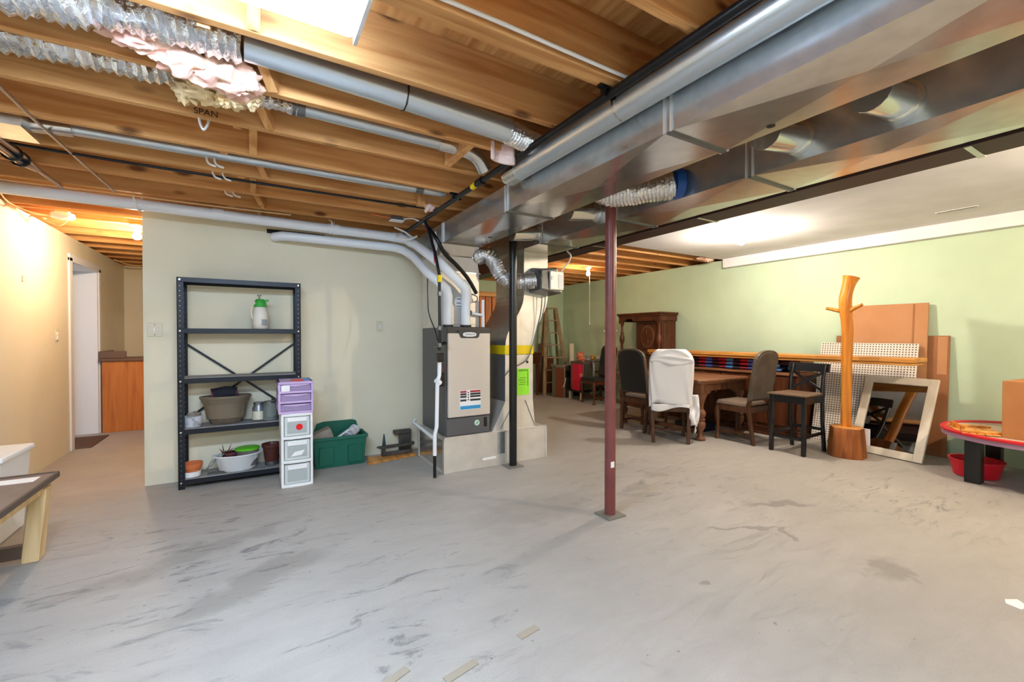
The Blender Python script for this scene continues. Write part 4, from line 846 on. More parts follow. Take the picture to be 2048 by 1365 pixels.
for x in (PX0, PX1-.018): MB().box(x, x+.018, DY0, DY1+.02, .609, .872).build('side', 'purple', t, bevel=.003)
for z in (.609, .694, .776, .852): MB().box(PX0, PX1, DY0-.004, DY1+.02, z, z+.02).build('shelf', 'purple', t, bevel=.003)
MB().box(PX0, PX1, DY1+.01, DY1+.02, .609, .872).build('back', 'purple', t)
for k, z in enumerate((.631, .715, .797)):
    dw = MB().box(PX0+.02, PX1-.02, DY0+.012, DY1, z, z+.054).build('drawer', 'purple_dark', t)
    MB().prism([(PX0+.022, z+.053), (PX1-.022, z+.053), (PX1-.05, z+.044), ((PX0+PX1)/2, z+.036), (PX0+.05, z+.044)], 'y', DY0+.002, DY0+.012).build('pull', 'purple', dw)
    if k == 2: MB().box(PX0+.022, PX0+.085, DY0-.002, DY0+.002, z-.002, z+.045).build('label_card', 'label_white', dw)
for k in range(3): MB().box(PX0-.002, PX0+.001, DY0+.08, DY0+.20, .632+k*.083, .675+k*.083).build('side_slot', 'purple_dark', t)
tag(MB().lathe([(.040, 0), (.043, .003), (.040, .008), (.01, .010)], (.32, 4.06, .873), 20, 1.1, .8).build('orange_disc', 'orange', loc=(.32, 4.06, .873), smooth=40), 'flat orange disc lying on lilac drawers', 'disc')
tag(MB().box(.37, .42, 4.09, 4.12, .873, .881).build('marker_pen', 'print_blue', loc=(.39, 4.1, .873)), 'small blue marker behind the orange disc', 'pen')

# ------------------------------------------------------------------ green tote
t = thing('storage_tote', 'open dark green plastic tote on floor beside the drawers', 'tote', (.72, 4.5, 0))
TX0, TX1, TY0, TY1 = .475, .955, 4.385, 4.63
m = MB()
b0 = [(TX0+.02, TY0+.015, 0), (TX1-.02, TY0+.015, 0), (TX1-.02, TY1-.015, 0), (TX0+.02, TY1-.015, 0)]
b1 = [(TX0, TY0, .28), (TX1, TY0, .28), (TX1, TY1, .28), (TX0, TY1, .28)]
i1 = [(TX0+.012, TY0+.012, .28), (TX1-.012, TY0+.012, .28), (TX1-.012, TY1-.012, .28), (TX0+.012, TY1-.012, .28)]
i0 = [(TX0+.03, TY0+.025, .012), (TX1-.03, TY0+.025, .012), (TX1-.03, TY1-.025, .012), (TX0+.03, TY1-.025, .012)]
m.add(b0+b1+i1+i0, [(3, 2, 1, 0)]+[(4*r+k, 4*r+(k+1) % 4, 4*r+4+(k+1) % 4, 4*r+4+k) for r in range(3) for k in range(4)]+[(12, 13, 14, 15)])
m.build('body', 'green_tote', t, bevel=.006, seg=2)
for a in ((TX0-.012, TX1+.012, TY0-.014, TY0+.003), (TX0-.012, TX1+.012, TY1-.003, TY1+.014), (TX0-.014, TX0+.003, TY0, TY1), (TX1-.003, TX1+.014, TY0, TY1)):
    MB().box(a[0], a[1], a[2], a[3], .262, .292).build('rim', 'green_tote', t, bevel=.004)
for x in (TX0+.05, TX0+.31): MB().hexa([(x, TY0-.001, .03), (x+.13, TY0-.001, .03), (x+.13, TY0+.02, .03), (x, TY0+.02, .03)], [(x, TY0-.008, .20), (x+.13, TY0-.008, .20), (x+.13, TY0+.015, .20), (x, TY0+.015, .20)]).build('panel_rib', 'green_tote', t, bevel=.004)
MB().prism([(TX0+.02, .27), (TX1-.02, .27), (TX1-.05, .385), (TX1-.09, .40), (TX0+.12, .40), (TX0+.06, .385)], 'y', 4.634, 4.645).build('upright_lid', 'green_tote', t, bevel=.004)
t = thing('wrapped_box', 'dusty plastic-wrapped grey box sticking out of green tote', 'box', (.58, 4.5, .02))
xf = Matrix.Translation((.58, 4.50, .22)) @ Matrix.Rotation(-.35, 4, 'Y')
MB().box(-.09, .10, -.07, .07, -.12, .125, xf).build('box', 'dust_wrap', t, bevel=.01, seg=2)
MB().box(-.092, .102, -.072, .0, -.12, -.0, xf).build('paper_sleeve', 'label_white', t)
t = thing('paper_roll', 'pale blue-grey roll lying in the green tote', 'roll', (.83, 4.5, .22))
MB().tube([(.79, 4.46, .265), (.88, 4.53, .325)], .05, 18).build('roll', 'newsprint', t, smooth=40)
MB().tube([(.884, 4.533, .3275), (.886, 4.535, .329)], .02, 12).build('core', 'lime', t)
tag(MB().bar((.70, 4.45, .27), (.80, 4.47, .33), .04, .006).build('paper_strip', 'label_white', loc=(.75, 4.46, .3)), 'white paper strip leaning out of green tote', 'paper')
# scrap boards and metal beside the tote
tag(MB().hexa([(.95, 4.30, 0), (1.46, 4.385, 0), (1.46, 4.53, 0), (.99, 4.53, 0)], [(.95, 4.30, .02), (1.46, 4.385, .02), (1.46, 4.53, .02), (.99, 4.53, .02)]).build('wood_board', 'honey_y', loc=(1.2, 4.45, 0), bevel=.003), 'flat brown board lying on floor between tote and furnace', 'board')
t = thing('hand_plane', 'old dark metal tool with upright blade on brown board', 'tool', (1.22, 4.5, .02))
MB().prism([(1.07, .115), (1.12, .095), (1.46, .105), (1.46, .135), (1.30, .128), (1.09, .125)], 'y', 4.45, 4.49).build('sole', 'iron_rust', t, bevel=.003)
MB().prism([(1.125, .125), (1.165, .125), (1.150, .245), (1.140, .25)], 'y', 4.462, 4.468).build('blade', 'blue_steel', t)
MB().box(1.12, 1.44, 4.455, 4.485, .022, .06).box(1.12, 1.16, 4.455, 4.485, .06, .10).build('base', 'iron_rust', t, bevel=.003)
t = thing('scrap_iron', 'pile of rusty iron brackets stacked behind the upright blade', 'scrap', (1.38, 4.56, .02))
MB().box(1.33, 1.45, 4.535, 4.60, .0205, .21).build('block', 'iron_rust', t, bevel=.006)
MB().box(1.27, 1.455, 4.53, 4.60, .212, .252).build('top_bar', 'iron_rust', t, bevel=.006)

# ------------------------------------------------------------------ dining furniture
def chair(name, label, loc, rz, mback, mseat, mwood, mtrim, studs, group=None):
    t = thing(name, label, 'chair', loc, rz, group); KW = dict(parent=t, local=True)
    hw = .225
    # +y is the front of the chair; the back leans towards -y
    for s in (-1, 1):
        MB().tube(curve_pts([(s*.195, .20, .40), (s*.198, .205, .32), (s*.195, .20, .22), (s*.193, .198, .10), (s*.195, .203, .03), (s*.195, .205, 0)], 3), [.026, .028, .032, .033, .032, .030, .024, .020, .018, .017, .017, .018, .022, .026, .028, .028], 12).build('leg', mwood, smooth=50, **KW)
        MB().hexa([(s*.19-.02, -.255, 0), (s*.19+.02, -.255, 0), (s*.19+.02, -.220, 0), (s*.19-.02, -.220, 0)], [(s*.205-.02, -.205, .44), (s*.205+.02, -.205, .44), (s*.205+.02, -.165, .44), (s*.205-.02, -.165, .44)]).build('leg', mwood, bevel=.004, **KW)
    MB().box(-.215, .215, .18, .215, .36, .43).build('front_rail', mwood, bevel=.004, **KW)
    MB().box(-.205, .205, -.20, -.17, .36, .43).build('rear_rail', mwood, bevel=.004, **KW)
    for s in (-1, 1):
        MB().box(s*.2-.012, s*.2+.012, -.18, .20, .36, .43).build('side_rail', mwood, bevel=.003, **KW)
        MB().bar((s*.195, -.225, .12), (s*.195, .20, .10), .02, .025).build('stretcher', mwood, **KW)
    MB().bar((-.195, 0, .112), (.195, 0, .112), .02, .022).build('stretcher', mwood, **KW)
    MB().hexa([(-.215, -.17, .43), (.215, -.17, .43), (.225, .22, .43), (-.225, .22, .43)], [(-.20, -.15, .475), (.20, -.15, .475), (.205, .20, .48), (-.205, .20, .48)]).build('seat', mseat, bevel=.015, seg=3, smooth=50, **KW)
    def outline(w_, z0, zt, arch):
        pts = [(-w_, z0), (w_, z0)]
        n = 12
        for k in range(n+1):
            a = PI*k/n; c_ = math.cos(a); pts.append((w_*math.copysign(abs(c_)**.75, c_), zt-arch+arch*math.sin(a)**.8))
        return pts
    def slab(pts, d0, d1):
        n = len(pts); lean = lambda z, d: -.185-(z-.45)*.16-d
        vs = [(x, lean(z, d0), z) for x, z in pts]+[(x, lean(z, d1), z) for x, z in pts]
        return MB().add(vs, [tuple(range(n))[::-1], tuple(range(n, 2*n))]+[(i, (i+1) % n, n+(i+1) % n, n+i) for i in range(n)])
    slab(outline(hw, .50, 1.085, .14), -.018, .022).build('back_frame', mtrim, bevel=.008, seg=2, **KW)
    slab(outline(hw-.022, .515, 1.06, .13), -.030, .030).build('backrest', mback, bevel=.008, seg=2, **KW)
    if studs:
        q = MB(); pts = outline(hw-.004, .52, 1.078, .135); pts = pts[1:]+[pts[0]]
        for a, c_ in zip(pts[:-1], pts[1:]):
            L_ = math.hypot(c_[0]-a[0], c_[1]-a[1]); k_ = max(1, int(L_/.028))
            for k in range(k_):
                x = a[0]+(c_[0]-a[0])*k/k_; z = a[1]+(c_[1]-a[1])*k/k_; y = -.185-(z-.45)*.16
                for yy in (y-.024, y+.019): q.box(x-.004, x+.004, yy-.002, yy+.003, z-.004, z+.004)
        st = q.build('nail_trim', 'brass', **KW); st['kind'] = 'stuff'
    for s in (-1, 1): MB().hexa([(s*.205-.02, -.205, .44), (s*.205+.02, -.205, .44), (s*.205+.02, -.165, .44), (s*.205-.02, -.165, .44)], [(s*.205-.018, -.225, .52), (s*.205+.018, -.225, .52), (s*.205+.018, -.19, .52), (s*.205-.018, -.19, .52)]).build('back_post', mwood, **KW)
    return t
chair('dining_chair', 'wooden dining chair with black panel on its arched back beside table', (4.52, 4.10, 0), -PI/2+.06, 'leather_black', 'seat_fabric', 'chair_wood', 'back_trim', True)
chair('dining_chair', 'wooden dining chair with brown studded leather back beside black stool', (5.06, 3.06, 0), 0.0, 'leather_brown', 'seat_fabric', 'chair_wood', 'leather_brown', True)
wc = chair('dining_chair', 'wooden dining chair draped with a white sheet at table corner', (4.33, 3.55, 0), -PI/4, 'leather_brown', 'seat_fabric', 'chair_wood', 'back_trim', False)
chair('dining_chair', 'dark dining chair turned away in front of the steel appliances', (5.50, 6.13, 0), PI/2-.12, 'leather_black', 'leather_black', 'dark_oak', 'dark_oak', True)
# white sheet over a chair back
t = thing('draped_sheet', 'white sheet bunched over the back of a dining chair', 'sheet', (4.33, 3.55, .0), -PI/4)
def drape(u, v_):
    a = 2*PI*u; z = .44+.655*v_; cx = .247*math.copysign(abs(math.cos(a))**.35, math.cos(a)); cy = .055*math.copysign(abs(math.sin(a))**.5, math.sin(a))
    if z > .93: k = math.sqrt(max(0, 1-((z-.93)/.185)**2)); cx *= .25+.75*k; cy *= .6+.4*k
    cx *= 1-.05*(1-v_)+.0
    rip = .006*math.sin(9*a+3*z*4)*(1.15-v_)+.004*noise.noise(Vector((cx*9, cy*9, z*7)))
    y = -.187-(z-.45)*.16
    return (cx+rip, y+cy+rip, z + (.025*math.sin(3*a+1) if v_ < .06 else 0))
MB().grid(drape, 56, 26).build('cover', 'sheet', t, smooth=70, solid=.004, local=True)
def cowl(u, v_):
    x = -.225+.45*u; e = math.sin(PI*u); top_ = .98+.12*max(0, e)**.6
    z = top_-v_*(.05+.17*e)+.012*math.sin(5*u+1)*v_; fold = math.sin(v_*17+1.5*math.sin(4*u))*.012*e
    return (x+.01*math.sin(9*v_+3*u), -.187-(z-.45)*.16-.052-.022*math.sin(PI*v_)-fold-.012*math.sin(u*11+v_*4)*e, z)
MB().grid(cowl, 40, 30).build('cowl_folds', 'sheet', t, smooth=70, solid=.005, local=True)
def tail(u, v_):
    z = .56-.40*v_; x = .20+.09*u+.035*math.sin(7*u+5*v_)+.03*v_
    return (x, -.20+.10*u+.05*math.sin(10*u+2)*(.5+v_)+.03*math.sin(8*v_), z+.06*math.sin(6*u)*v_)
MB().grid(tail, 18, 18).build('trailing_corner', 'sheet', t, smooth=70, solid=.004, local=True)
def hem(u, v_): return (-.22+.42*u, -.252-.02*math.sin(9*u), .46-(.06+.03*math.sin(5*u+.6))*v_)
MB().grid(hem, 16, 5).build('hem', 'sheet', t, smooth=70, solid=.004, local=True)

tb = thing('dining_table', 'heavy carved brown dining table with bulbous turned legs', 'table', (5.0, 4.0, 0))
TX, TX2, TYA, TYB = 4.50, 5.45, 3.22, 4.62
def cham(x0, x1, y0, y1, c_): return [(x0+c_, y0), (x1-c_, y0), (x1, y0+c_), (x1, y1-c_), (x1-c_, y1), (x0+c_, y1), (x0, y1-c_), (x0, y0+c_)]
for e, z0, z1 in ((0, .705, .73), (.015, .690, .705), (.03, .675, .69)):
    MB().prism(cham(TX-.02+e, TX2+.02-e, TYA-.02+e, TYB+.02-e, .06), 'z', z0, z1).build('top' if e == 0 else 'top_moulding', 'oak_y', tb, bevel=.004)
LEG = [(.045, 0), (.055, .01), (.055, .03), (.035, .05), (.028, .08), (.030, .12), (.038, .135), (.050, .15), (.058, .19), (.052, .225), (.042, .235), (.052, .245), (.052, .262), (.040, .272), (.052, .29), (.062, .32), (.052, .355), (.034, .37), (.030, .40), (.034, .43), (.045, .47), (.055, .50), (.055, .56)]
for x in (TX+.085, TX2-.085):
    for y in (TYA+.075, TYB-.075):
        MB().lathe(LEG, (x, y, 0), 20).build('leg', 'oak_z', tb, smooth=40)
        MB().box(x-.055, x+.055, y-.055, y+.055, .56, .675).build('leg_block', 'oak_z', tb, bevel=.005)
def apron(axis, fixed, a0, a1):
    L_ = a1-a0; pts = [(a0, .675), (a0, .50), (a0+.03, .50), (a0+.06, .545), (a0+.11, .555), (a0+.13, .585), (a1-.13, .585), (a1-.11, .555), (a1-.06, .545), (a1-.03, .50), (a1, .50), (a1, .675)]
    MB().prism(pts, axis, fixed-.012, fixed+.012).build('apron', 'oak_z', tb, bevel=.003)
apron('y', TYA+.07, TX+.135, TX2-.135); apron('y', TYB-.07, TX+.135, TX2-.135); apron('x', TX+.08, TYA+.13, TYB-.13); apron('x', TX2-.08, TYA+.13, TYB-.13)
MB().bar((TX+.085, TYA+.12, .10), (TX+.085, TYB-.12, .10), .04, .05).build('stretcher', 'oak_z', tb)

cc = thing('court_cupboard', 'dark carved cupboard with turned columns against the green wall', 'cabinet', (5.95, 5.35, 0))
CX0, CX1, CY0, CY1 = 5.73, 6.16, 4.88, 5.82
MB().box(CX0+.02, CX1, CY0+.02, CY1-.02, 0, .93).build('lower_body', 'dark_oak', cc, bevel=.004)
MB().box(CX0-.01, CX1, CY0-.01, CY1+.01, .93, .97).build('waist_moulding', 'dark_oak', cc, bevel=.008, seg=2)
for k in range(2): MB().box(CX0+.005, CX0+.02, CY0+.06+k*.43, CY0+.44+k*.43, .12, .86).build('lower_door', 'dark_oak', cc, bevel=.006)
MB().box(CX0+.10, CX1, CY0+.03, CY0+.60, .97, 1.50).build('upper_cupboard', 'dark_oak', cc, bevel=.004)
MB().box(CX0+.13, CX0+.14+.28, CY0+.018, CY0+.031, 1.02, 1.46).build('side_panel', 'dark_oak', cc, bevel=.006)
dd = MB().box(CX0+.082, CX0+.10, CY0+.11, CY0+.55, 1.01, 1.46).build('cupboard_door', 'dark_oak', cc, bevel=.006)
def oval(w_, h_): return [(CY0+.33+w_*math.cos(2*PI*k/28), 1.235+h_*math.sin(2*PI*k/28)) for k in range(28)]
MB().prism(oval(.15, .19), 'x', CX0+.074, CX0+.083).build('oval_moulding', 'oak_z', dd, bevel=.004)
MB().prism(oval(.125, .165), 'x', CX0+.070, CX0+.075).build('oval_panel', 'dark_oak', dd)
q = MB()
for k in range(6):
    a = k*PI/3; q.bar((CX0+.066, CY0+.33+.02*math.cos(a), 1.235+.03*math.sin(a)), (CX0+.066, CY0+.33+.09*math.cos(a+.3), 1.235+.12*math.sin(a+.3)), .022, .010, (1, 0, 0))
q.build('carving', 'dark_oak', dd, bevel=.004)
COLP = [(.035, 0), (.035, .02), (.022, .03), (.028, .05), (.020, .065), (.030, .09), (.022, .105), (.030, .14), (.048, .19), (.052, .23), (.044, .27), (.028, .31), (.034, .33), (.022, .35), (.028, .38), (.020, .40), (.026, .43), (.022, .45), (.035, .47), (.035, .50)]
for y in (CY0+.05, CY1-.05): MB().lathe([(r*.85, z) for r, z in COLP], (CX0+.045, y, .97), 18).build('column', 'dark_oak', cc, smooth=40)
MB().prism([(CY0, 1.64), (CY1, 1.64), (CY1, 1.47), (CY1-.09, 1.47), (CY1-.10, 1.50), (CY1-.18, 1.545), (CY0+.62, 1.55), (CY0+.60, 1.50), (CY0+.10, 1.50), (CY0+.09, 1.47), (CY0, 1.47)], 'x', CX0+.01, CX0+.05).build('frieze', 'dark_oak', cc, bevel=.003)
MB().box(CX0+.05, CX1, CY0+.005, CY0+.60, 1.50, 1.60).build('canopy_side', 'dark_oak', cc); MB().box(CX0+.05, CX1, CY1-.03, CY1, 1.50, 1.60).build('canopy_side', 'dark_oak', cc)
MB().box(CX0-.005, CX1, CY0-.015, CY1+.015, 1.585, 1.615).build('cornice_moulding', 'dark_oak', cc, bevel=.01, seg=2)
MB().box(CX0-.02, CX1, CY0-.03, CY1+.03, 1.615, 1.645).build('cornice', 'dark_oak', cc, bevel=.006)

sb = thing('sideboard', 'low brown wooden sideboard with reeded base behind dining table', 'sideboard', (5.8, 3.7, 0))
BX0, BX1, BY0, BY1 = 5.56, 6.05, 2.69, 4.72
MB().box(BX0+.02, BX1, BY0+.02, BY1-.02, .10, .765).build('body', 'dark_oak', sb, bevel=.004)  # body, doors and base in darker oak: deep shade put into the colour
MB().box(BX0-.01, BX1, BY0-.01, BY1+.01, .765, .80).build('top', 'oak_y', sb, bevel=.006, seg=2)
for k, (z, e) in enumerate(((0, 0), (.035, .006), (.07, .012))): MB().box(BX0+e-.01, BX1, BY0+e-.01, BY1-e, z, z+.033).build('base_moulding', 'dark_oak', sb, bevel=.008, seg=2)
for k in range(4):
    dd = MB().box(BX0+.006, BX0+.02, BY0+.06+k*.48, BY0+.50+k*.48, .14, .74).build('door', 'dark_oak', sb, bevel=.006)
    MB().tube([(BX0+.006, BY0+.10+k*.48, .47), (BX0-.012, BY0+.10+k*.48, .47)], .012, 10).build('knob', 'brass', dd, smooth=40)
MB().tube([(BX0+.03, BY0+.02, .12), (BX0+.03, BY0+.02, .76)], .022, 12).build('corner_column', 'dark_oak', sb, smooth=40)
bk = thing('plaid_blanket', 'folded red black and blue plaid blanket on the sideboard', 'blanket', (5.72, 3.6, .80))
for k in range(3):
    z0 = .801+k*.05; yy = 2.86+.03*k
    def lay(u, v_, z0=z0, yy=yy, k=k):
        a = 2*PI*v_; r_ = .023+.002*math.sin(u*30+k)
        return (5.74-.20*math.copysign(abs(math.cos(a))**.4, math.cos(a))-.006*math.sin(u*17+k*2), yy+1.45*u, z0+.024+r_*math.copysign(abs(math.sin(a))**.6, math.sin(a)))
    MB().grid(lay, 60, 16).build('fold', 'plaid', bk, smooth=60)
MB().tube([(5.56, 2.74, .92), (5.58, 2.87, .915)], [.024, .03], 12).build('rolled_end', 'plaid', bk, smooth=50)
lp_ = thing('long_plank', 'long honey-coloured wooden plank with moulded edge laid over blanket', 'plank', (5.6, 3.2, .95))
MB().box(5.46, 5.78, 1.60, 4.90, .985, 1.03).build('board', 'honey_y', lp_, bevel=.006)
MB().box(5.475, 5.765, 1.62, 4.89, .955, .985).build('under_moulding', 'honey_y', lp_, bevel=.006)
tag(MB().box(5.62, 5.95, 2.70, 2.78, .801, .953).build('wood_offcut', 'oak_y', loc=(5.75, 2.74, .801), bevel=.004), 'brown wood block propping the long plank on sideboard end', 'block')
tag(MB().box(4.95, 5.25, 3.55, 3.95, 0, .10).build('storage_case', 'navy_bin', loc=(5.1, 3.75, 0), bevel=.01, seg=2), 'dark navy case lying on floor under dining table', 'case')

st = thing('bar_stool', 'black wooden bar stool with cross back and brown seat', 'stool', (5.07, 2.47, 0))
def leg4(a, c_, w_=.038):
    return MB().bar(a, c_, w_, w_, (0, 1, 0))
for y in (2.30, 2.625):
    leg4((4.872, y, 0), (4.885, y, .615)).build('leg', 'stool_black', st, bevel=.004)
    MB().tube([(5.305, y, 0), (5.265, y, .30), (5.255, y, .62), (5.275, y, .80), (5.315, y, .93)], [.022, .021, .022, .020, .019], 8).build('leg', 'stool_black', st, smooth=50)
MB().box(4.86, 5.28, 2.28, 2.645, .60, .615).build('seat_base', 'stool_black', st, bevel=.004)
MB().prism([(4.835, 2.27), (5.25, 2.29), (5.25, 2.635), (4.835, 2.655)], 'z', .615, .635).build('seat', 'stool_seat', st, bevel=.006, seg=2)
for a, c_ in (((4.875, 2.30, .57), (5.26, 2.30, .57)), ((4.875, 2.625, .57), (5.26, 2.625, .57)), ((4.88, 2.30, .57), (4.88, 2.625, .57)), ((5.258, 2.30, .57), (5.258, 2.625, .57))): MB().bar(a, c_, .022, .07).build('apron', 'stool_black', st)
for a, c_ in (((4.876, 2.30, .20), (5.28, 2.30, .20)), ((4.876, 2.625, .20), (5.28, 2.625, .20)), ((4.878, 2.30, .17), (4.878, 2.625, .17)), ((5.28, 2.30, .24), (5.28, 2.625, .24))): MB().bar(a, c_, .020, .03).build('stretcher', 'stool_black', st)
MB().add([(x, 2.255+.415*k/8, z) for x0, dz in ((0, 0), (.022, 0)) for k in range(9) for x, z in ((5.290+x0+.03*math.sin(PI*k/8), .855), (5.315+x0+.03*math.sin(PI*k/8), .945))],
         [(2*k, 2*k+2, 2*k+3, 2*k+1) for k in range(8)]+[(18+2*k, 18+2*k+1, 18+2*k+3, 18+2*k+2) for k in range(8)]+[(2*k+1, 2*k+3, 18+2*k+3, 18+2*k+1) for k in range(8)]+[(2*k, 18+2*k, 18+2*k+2, 2*k+2) for k in range(8)]+[(0, 1, 19, 18), (16, 34, 35, 17)]).build('top_rail', 'stool_black', st, smooth=35)
MB().bar((5.262, 2.31, .66), (5.295, 2.615, .85), .026, .014, (1, 0, 0)).build('cross_bar', 'stool_black', st)
MB().bar((5.262, 2.615, .66), (5.295, 2.31, .85), .026, .014, (1, 0, 0)).build('cross_bar', 'stool_black', st)

# ------------------------------------------------------------------ coat stand, boards and mirror along the green wall
cs = thing('coat_stand', 'honey-coloured natural branch coat stand rising from log stump', 'coat stand', (5.32, 2.10, 0))
m = MB(); n = 28
prof = [(.172, 0), (.176, .02), (.168, .12), (.158, .22), (.152, .292), (.145, .30)]
def rr(a): return 1+.05*math.sin(2*a+.6)+.035*math.sin(5*a)+.02*math.sin(9*a+1)
vs = [(5.32+r*rr(2*PI*j/n)*math.cos(2*PI*j/n), 2.10+r*rr(2*PI*j/n)*math.sin(2*PI*j/n), z) for r, z in prof for j in range(n)]
m.add(vs, [(i*n+j, i*n+(j+1) % n, (i+1)*n+(j+1) % n, (i+1)*n+j) for i in range(len(prof)-1) for j in range(n)]+[tuple(range(n))[::-1]])
m.build('stump', 'bark', cs, smooth=45)
MB().add([(5.32+.145*rr(2*PI*j/n)*math.cos(2*PI*j/n), 2.10+.145*rr(2*PI*j/n)*math.sin(2*PI*j/n), .301) for j in range(n)], [tuple(range(n))]).build('cut_face', 'honey_y', cs)
px, py = 5.33, 2.11
MB().tube(curve_pts([(px, py, .295), (px-.005, py, .55), (px+.008, py, .80), (px, py, 1.05), (px+.004, py-.004, 1.30), (px-.008, py+.006, 1.48), (px-.012, py+.012, 1.62), (px+.004, py, 1.74), (px+.028, py-.022, 1.86)], 4),
          [.046]*4+[.046]*4+[.047]*4+[.05]*4+[.052]*4+[.056]*3+[.057]*3+[.055]*2+[.056, .058, .062, .070, .078][:5], 14).build('trunk', 'honey', cs, smooth=60)
for dy, dz, L_ in ((1, .055, .17), (-1, .075, .15)):
    MB().tube([(px, py, 1.49), (px-.03, py+dy*.05, 1.49+dz*.35), (px-.05, py+dy*L_, 1.49+dz)], [.026, .021, .016], 10).build('peg', 'honey', cs, smooth=60)
MB().box(5.435, 5.439, 1.94, 1.99, .12, .29).build('paper_label', 'label_white', cs)

def leaning(name, label, cat, xb, xt, y0, y1, h, th, m, dy=0):
    t = thing(name, label, cat, (xb, (y0+y1)/2, 0))
    MB().hexa([(xb-th, y0, 0), (xb, y0, 0), (xb, y1, 0), (xb-th, y1, 0)], [(xt-th, y0+dy, h), (xt, y0+dy, h), (xt, y1+dy, h), (xt-th, y1+dy, h)]).build('sheet', m, t, bevel=.002)
    return t
cA = leaning('cardboard_sheet', 'dark brown flattened cardboard carton leaning behind all other boards', 'cardboard', 6.08, 6.165, 1.53, 2.54, 1.25, .02, 'cardboard_b')
MB().hexa([(6.052, 1.75, .0), (6.060, 1.75, .0), (6.060, 1.79, .0), (6.052, 1.79, .0)], [(6.137, 1.75, 1.24), (6.145, 1.75, 1.24), (6.145, 1.79, 1.24), (6.137, 1.79, 1.24)]).build('fold', 'cardboard_b', cA)
MB().hexa([(6.115, 1.545, .85), (6.118, 1.545, .85), (6.118, 1.62, .85), (6.115, 1.62, .85)], [(6.142, 1.545, 1.24), (6.145, 1.545, 1.24), (6.145, 1.62, 1.24), (6.142, 1.62, 1.24)]).build('tape_patch', 'cardboard', cA)
cB = leaning('cardboard_sheet', 'tall tan flattened cardboard carton standing highest against green wall', 'cardboard', 6.02, 6.14, 1.69, 2.43, 1.60, .02, 'cardboard')
xf_ = lambda z: 6.0+.12*z/1.6
MB().hexa([(xf_(1.0)-.003, 1.80, 1.0), (xf_(1.0), 1.80, 1.0), (xf_(1.0), 1.815, 1.0), (xf_(1.0)-.003, 1.815, 1.0)], [(xf_(1.59)-.003, 1.80, 1.59), (xf_(1.59), 1.80, 1.59), (xf_(1.59), 1.815, 1.59), (xf_(1.59)-.003, 1.815, 1.59)]).build('fold', 'cardboard_b', cB)
pb = leaning('pegboard', 'large white perforated pegboard leaning against cardboard by the sideboard', 'pegboard', 5.80, 6.05, 1.74, 2.66, 1.165, .006, 'pegboard')
mr = thing('mirror', 'mirror in pale wooden frame leaning against pegboard', 'mirror', (5.6, 1.88, 0))
MA = Matrix(((0, 0, 0, 0),)*4)
o_ = Vector((5.575, 1.567, 0)); ux = (Vector((5.655, 2.19, 0))-o_).normalized(); top = Vector((5.885, 1.56, .80)); uz = (top-o_); uz = (uz-ux*uz.dot(ux)).normalized(); un = ux.cross(uz)
if un.x > 0: un = -un
XF = Matrix(((ux.x, un.x, uz.x, o_.x), (ux.y, un.y, uz.y, o_.y), (ux.z, un.z, uz.z, o_.z), (0, 0, 0, 1)))
MW, MH, FW = .635, .86, .078
for a in ((0, FW, 0, MH), (MW-FW, MW, 0, MH), (FW, MW-FW, 0, FW), (FW, MW-FW, MH-FW, MH)):
    MB().box(a[0], a[1], 0, .028, a[2], a[3], XF).build('frame_rail', 'frame_pale', mr, bevel=.004)
MB().box(FW-.01, MW-FW+.01, .004, .010, FW-.01, MH-FW+.01, XF).build('glass', 'mirror', mr)
# red round table with its load
RX, RY, RR, RZ = 5.58, .84, .585, .375
rtb = thing('play_table', 'low round red-rimmed table with black panel legs', 'table', (RX, RY, 0))
MB().lathe([(RR-.05, RZ), (RR, RZ+.005), (RR, RZ+.045)], (RX, RY, 0), 56).build('edge_band', 'rim_side', rtb, smooth=40)
MB().lathe([(RR-.035, RZ+.045), (RR+.006, RZ+.042), (RR+.008, RZ+.060), (RR-.01, RZ+.068), (RR-.035, RZ+.060), (RR-.035, RZ+.045)], (RX, RY, 0), 56, caps=False).build('rim', 'rim_red', rtb, smooth=50)
MB().lathe([(RR-.034, RZ+.03), (RR-.034, RZ+.050)], (RX, RY, 0), 56).build('top', 'tabletop_tan', rtb)
for (x, y) in ((5.275, 1.155), (5.90, 1.16), (5.28, .55), (5.90, .55)): MB().box(x-.05, x+.05, y-.05, y+.05, 0, RZ).build('leg', 'black_paint', rtb, bevel=.004)
tr = thing('wooden_tray', 'slatted golden wood piece lying on the red-rimmed table', 'tray', (5.33, 1.18, RZ+.05))
xf = Matrix.Translation((5.33, 1.16, RZ+.055)) @ Matrix.Rotation(.5, 4, 'Z')
for k in range(6): MB().box(-.20, .20, -.135+k*.046, -.095+k*.046, 0, .012, xf).build('slat', 'slat', tr, bevel=.003)
for x in (-.17, .13): MB().box(x, x+.035, -.135, .135, .012, .030, xf).build('batten', 'slat', tr, bevel=.003)
for x in (-.12, .02, .10): MB().box(x, x+.03, .10, .125, .012, .055, xf).build('peg', 'honey', tr, bevel=.003)
bx = thing('cardboard_box', 'closed brown cardboard box standing on the red-rimmed table', 'box', (5.55, .80, RZ+.05))
BXF = Matrix.Translation((5.20, .985, RZ+.051)) @ Matrix.Rotation(-.1, 4, 'Z')
MB().box(0, .40, -.45, 0, 0, .46, BXF).build('carton', 'box_card', bx, bevel=.003)
MB().box(.19, .21, -.451, .001, .4602, .4616, BXF).build('flap_seam', 'cardboard_b', bx)
bs_ = thing('plastic_basin', 'red plastic basin on floor under the red-rimmed table', 'basin', (5.53, 1.20, 0))
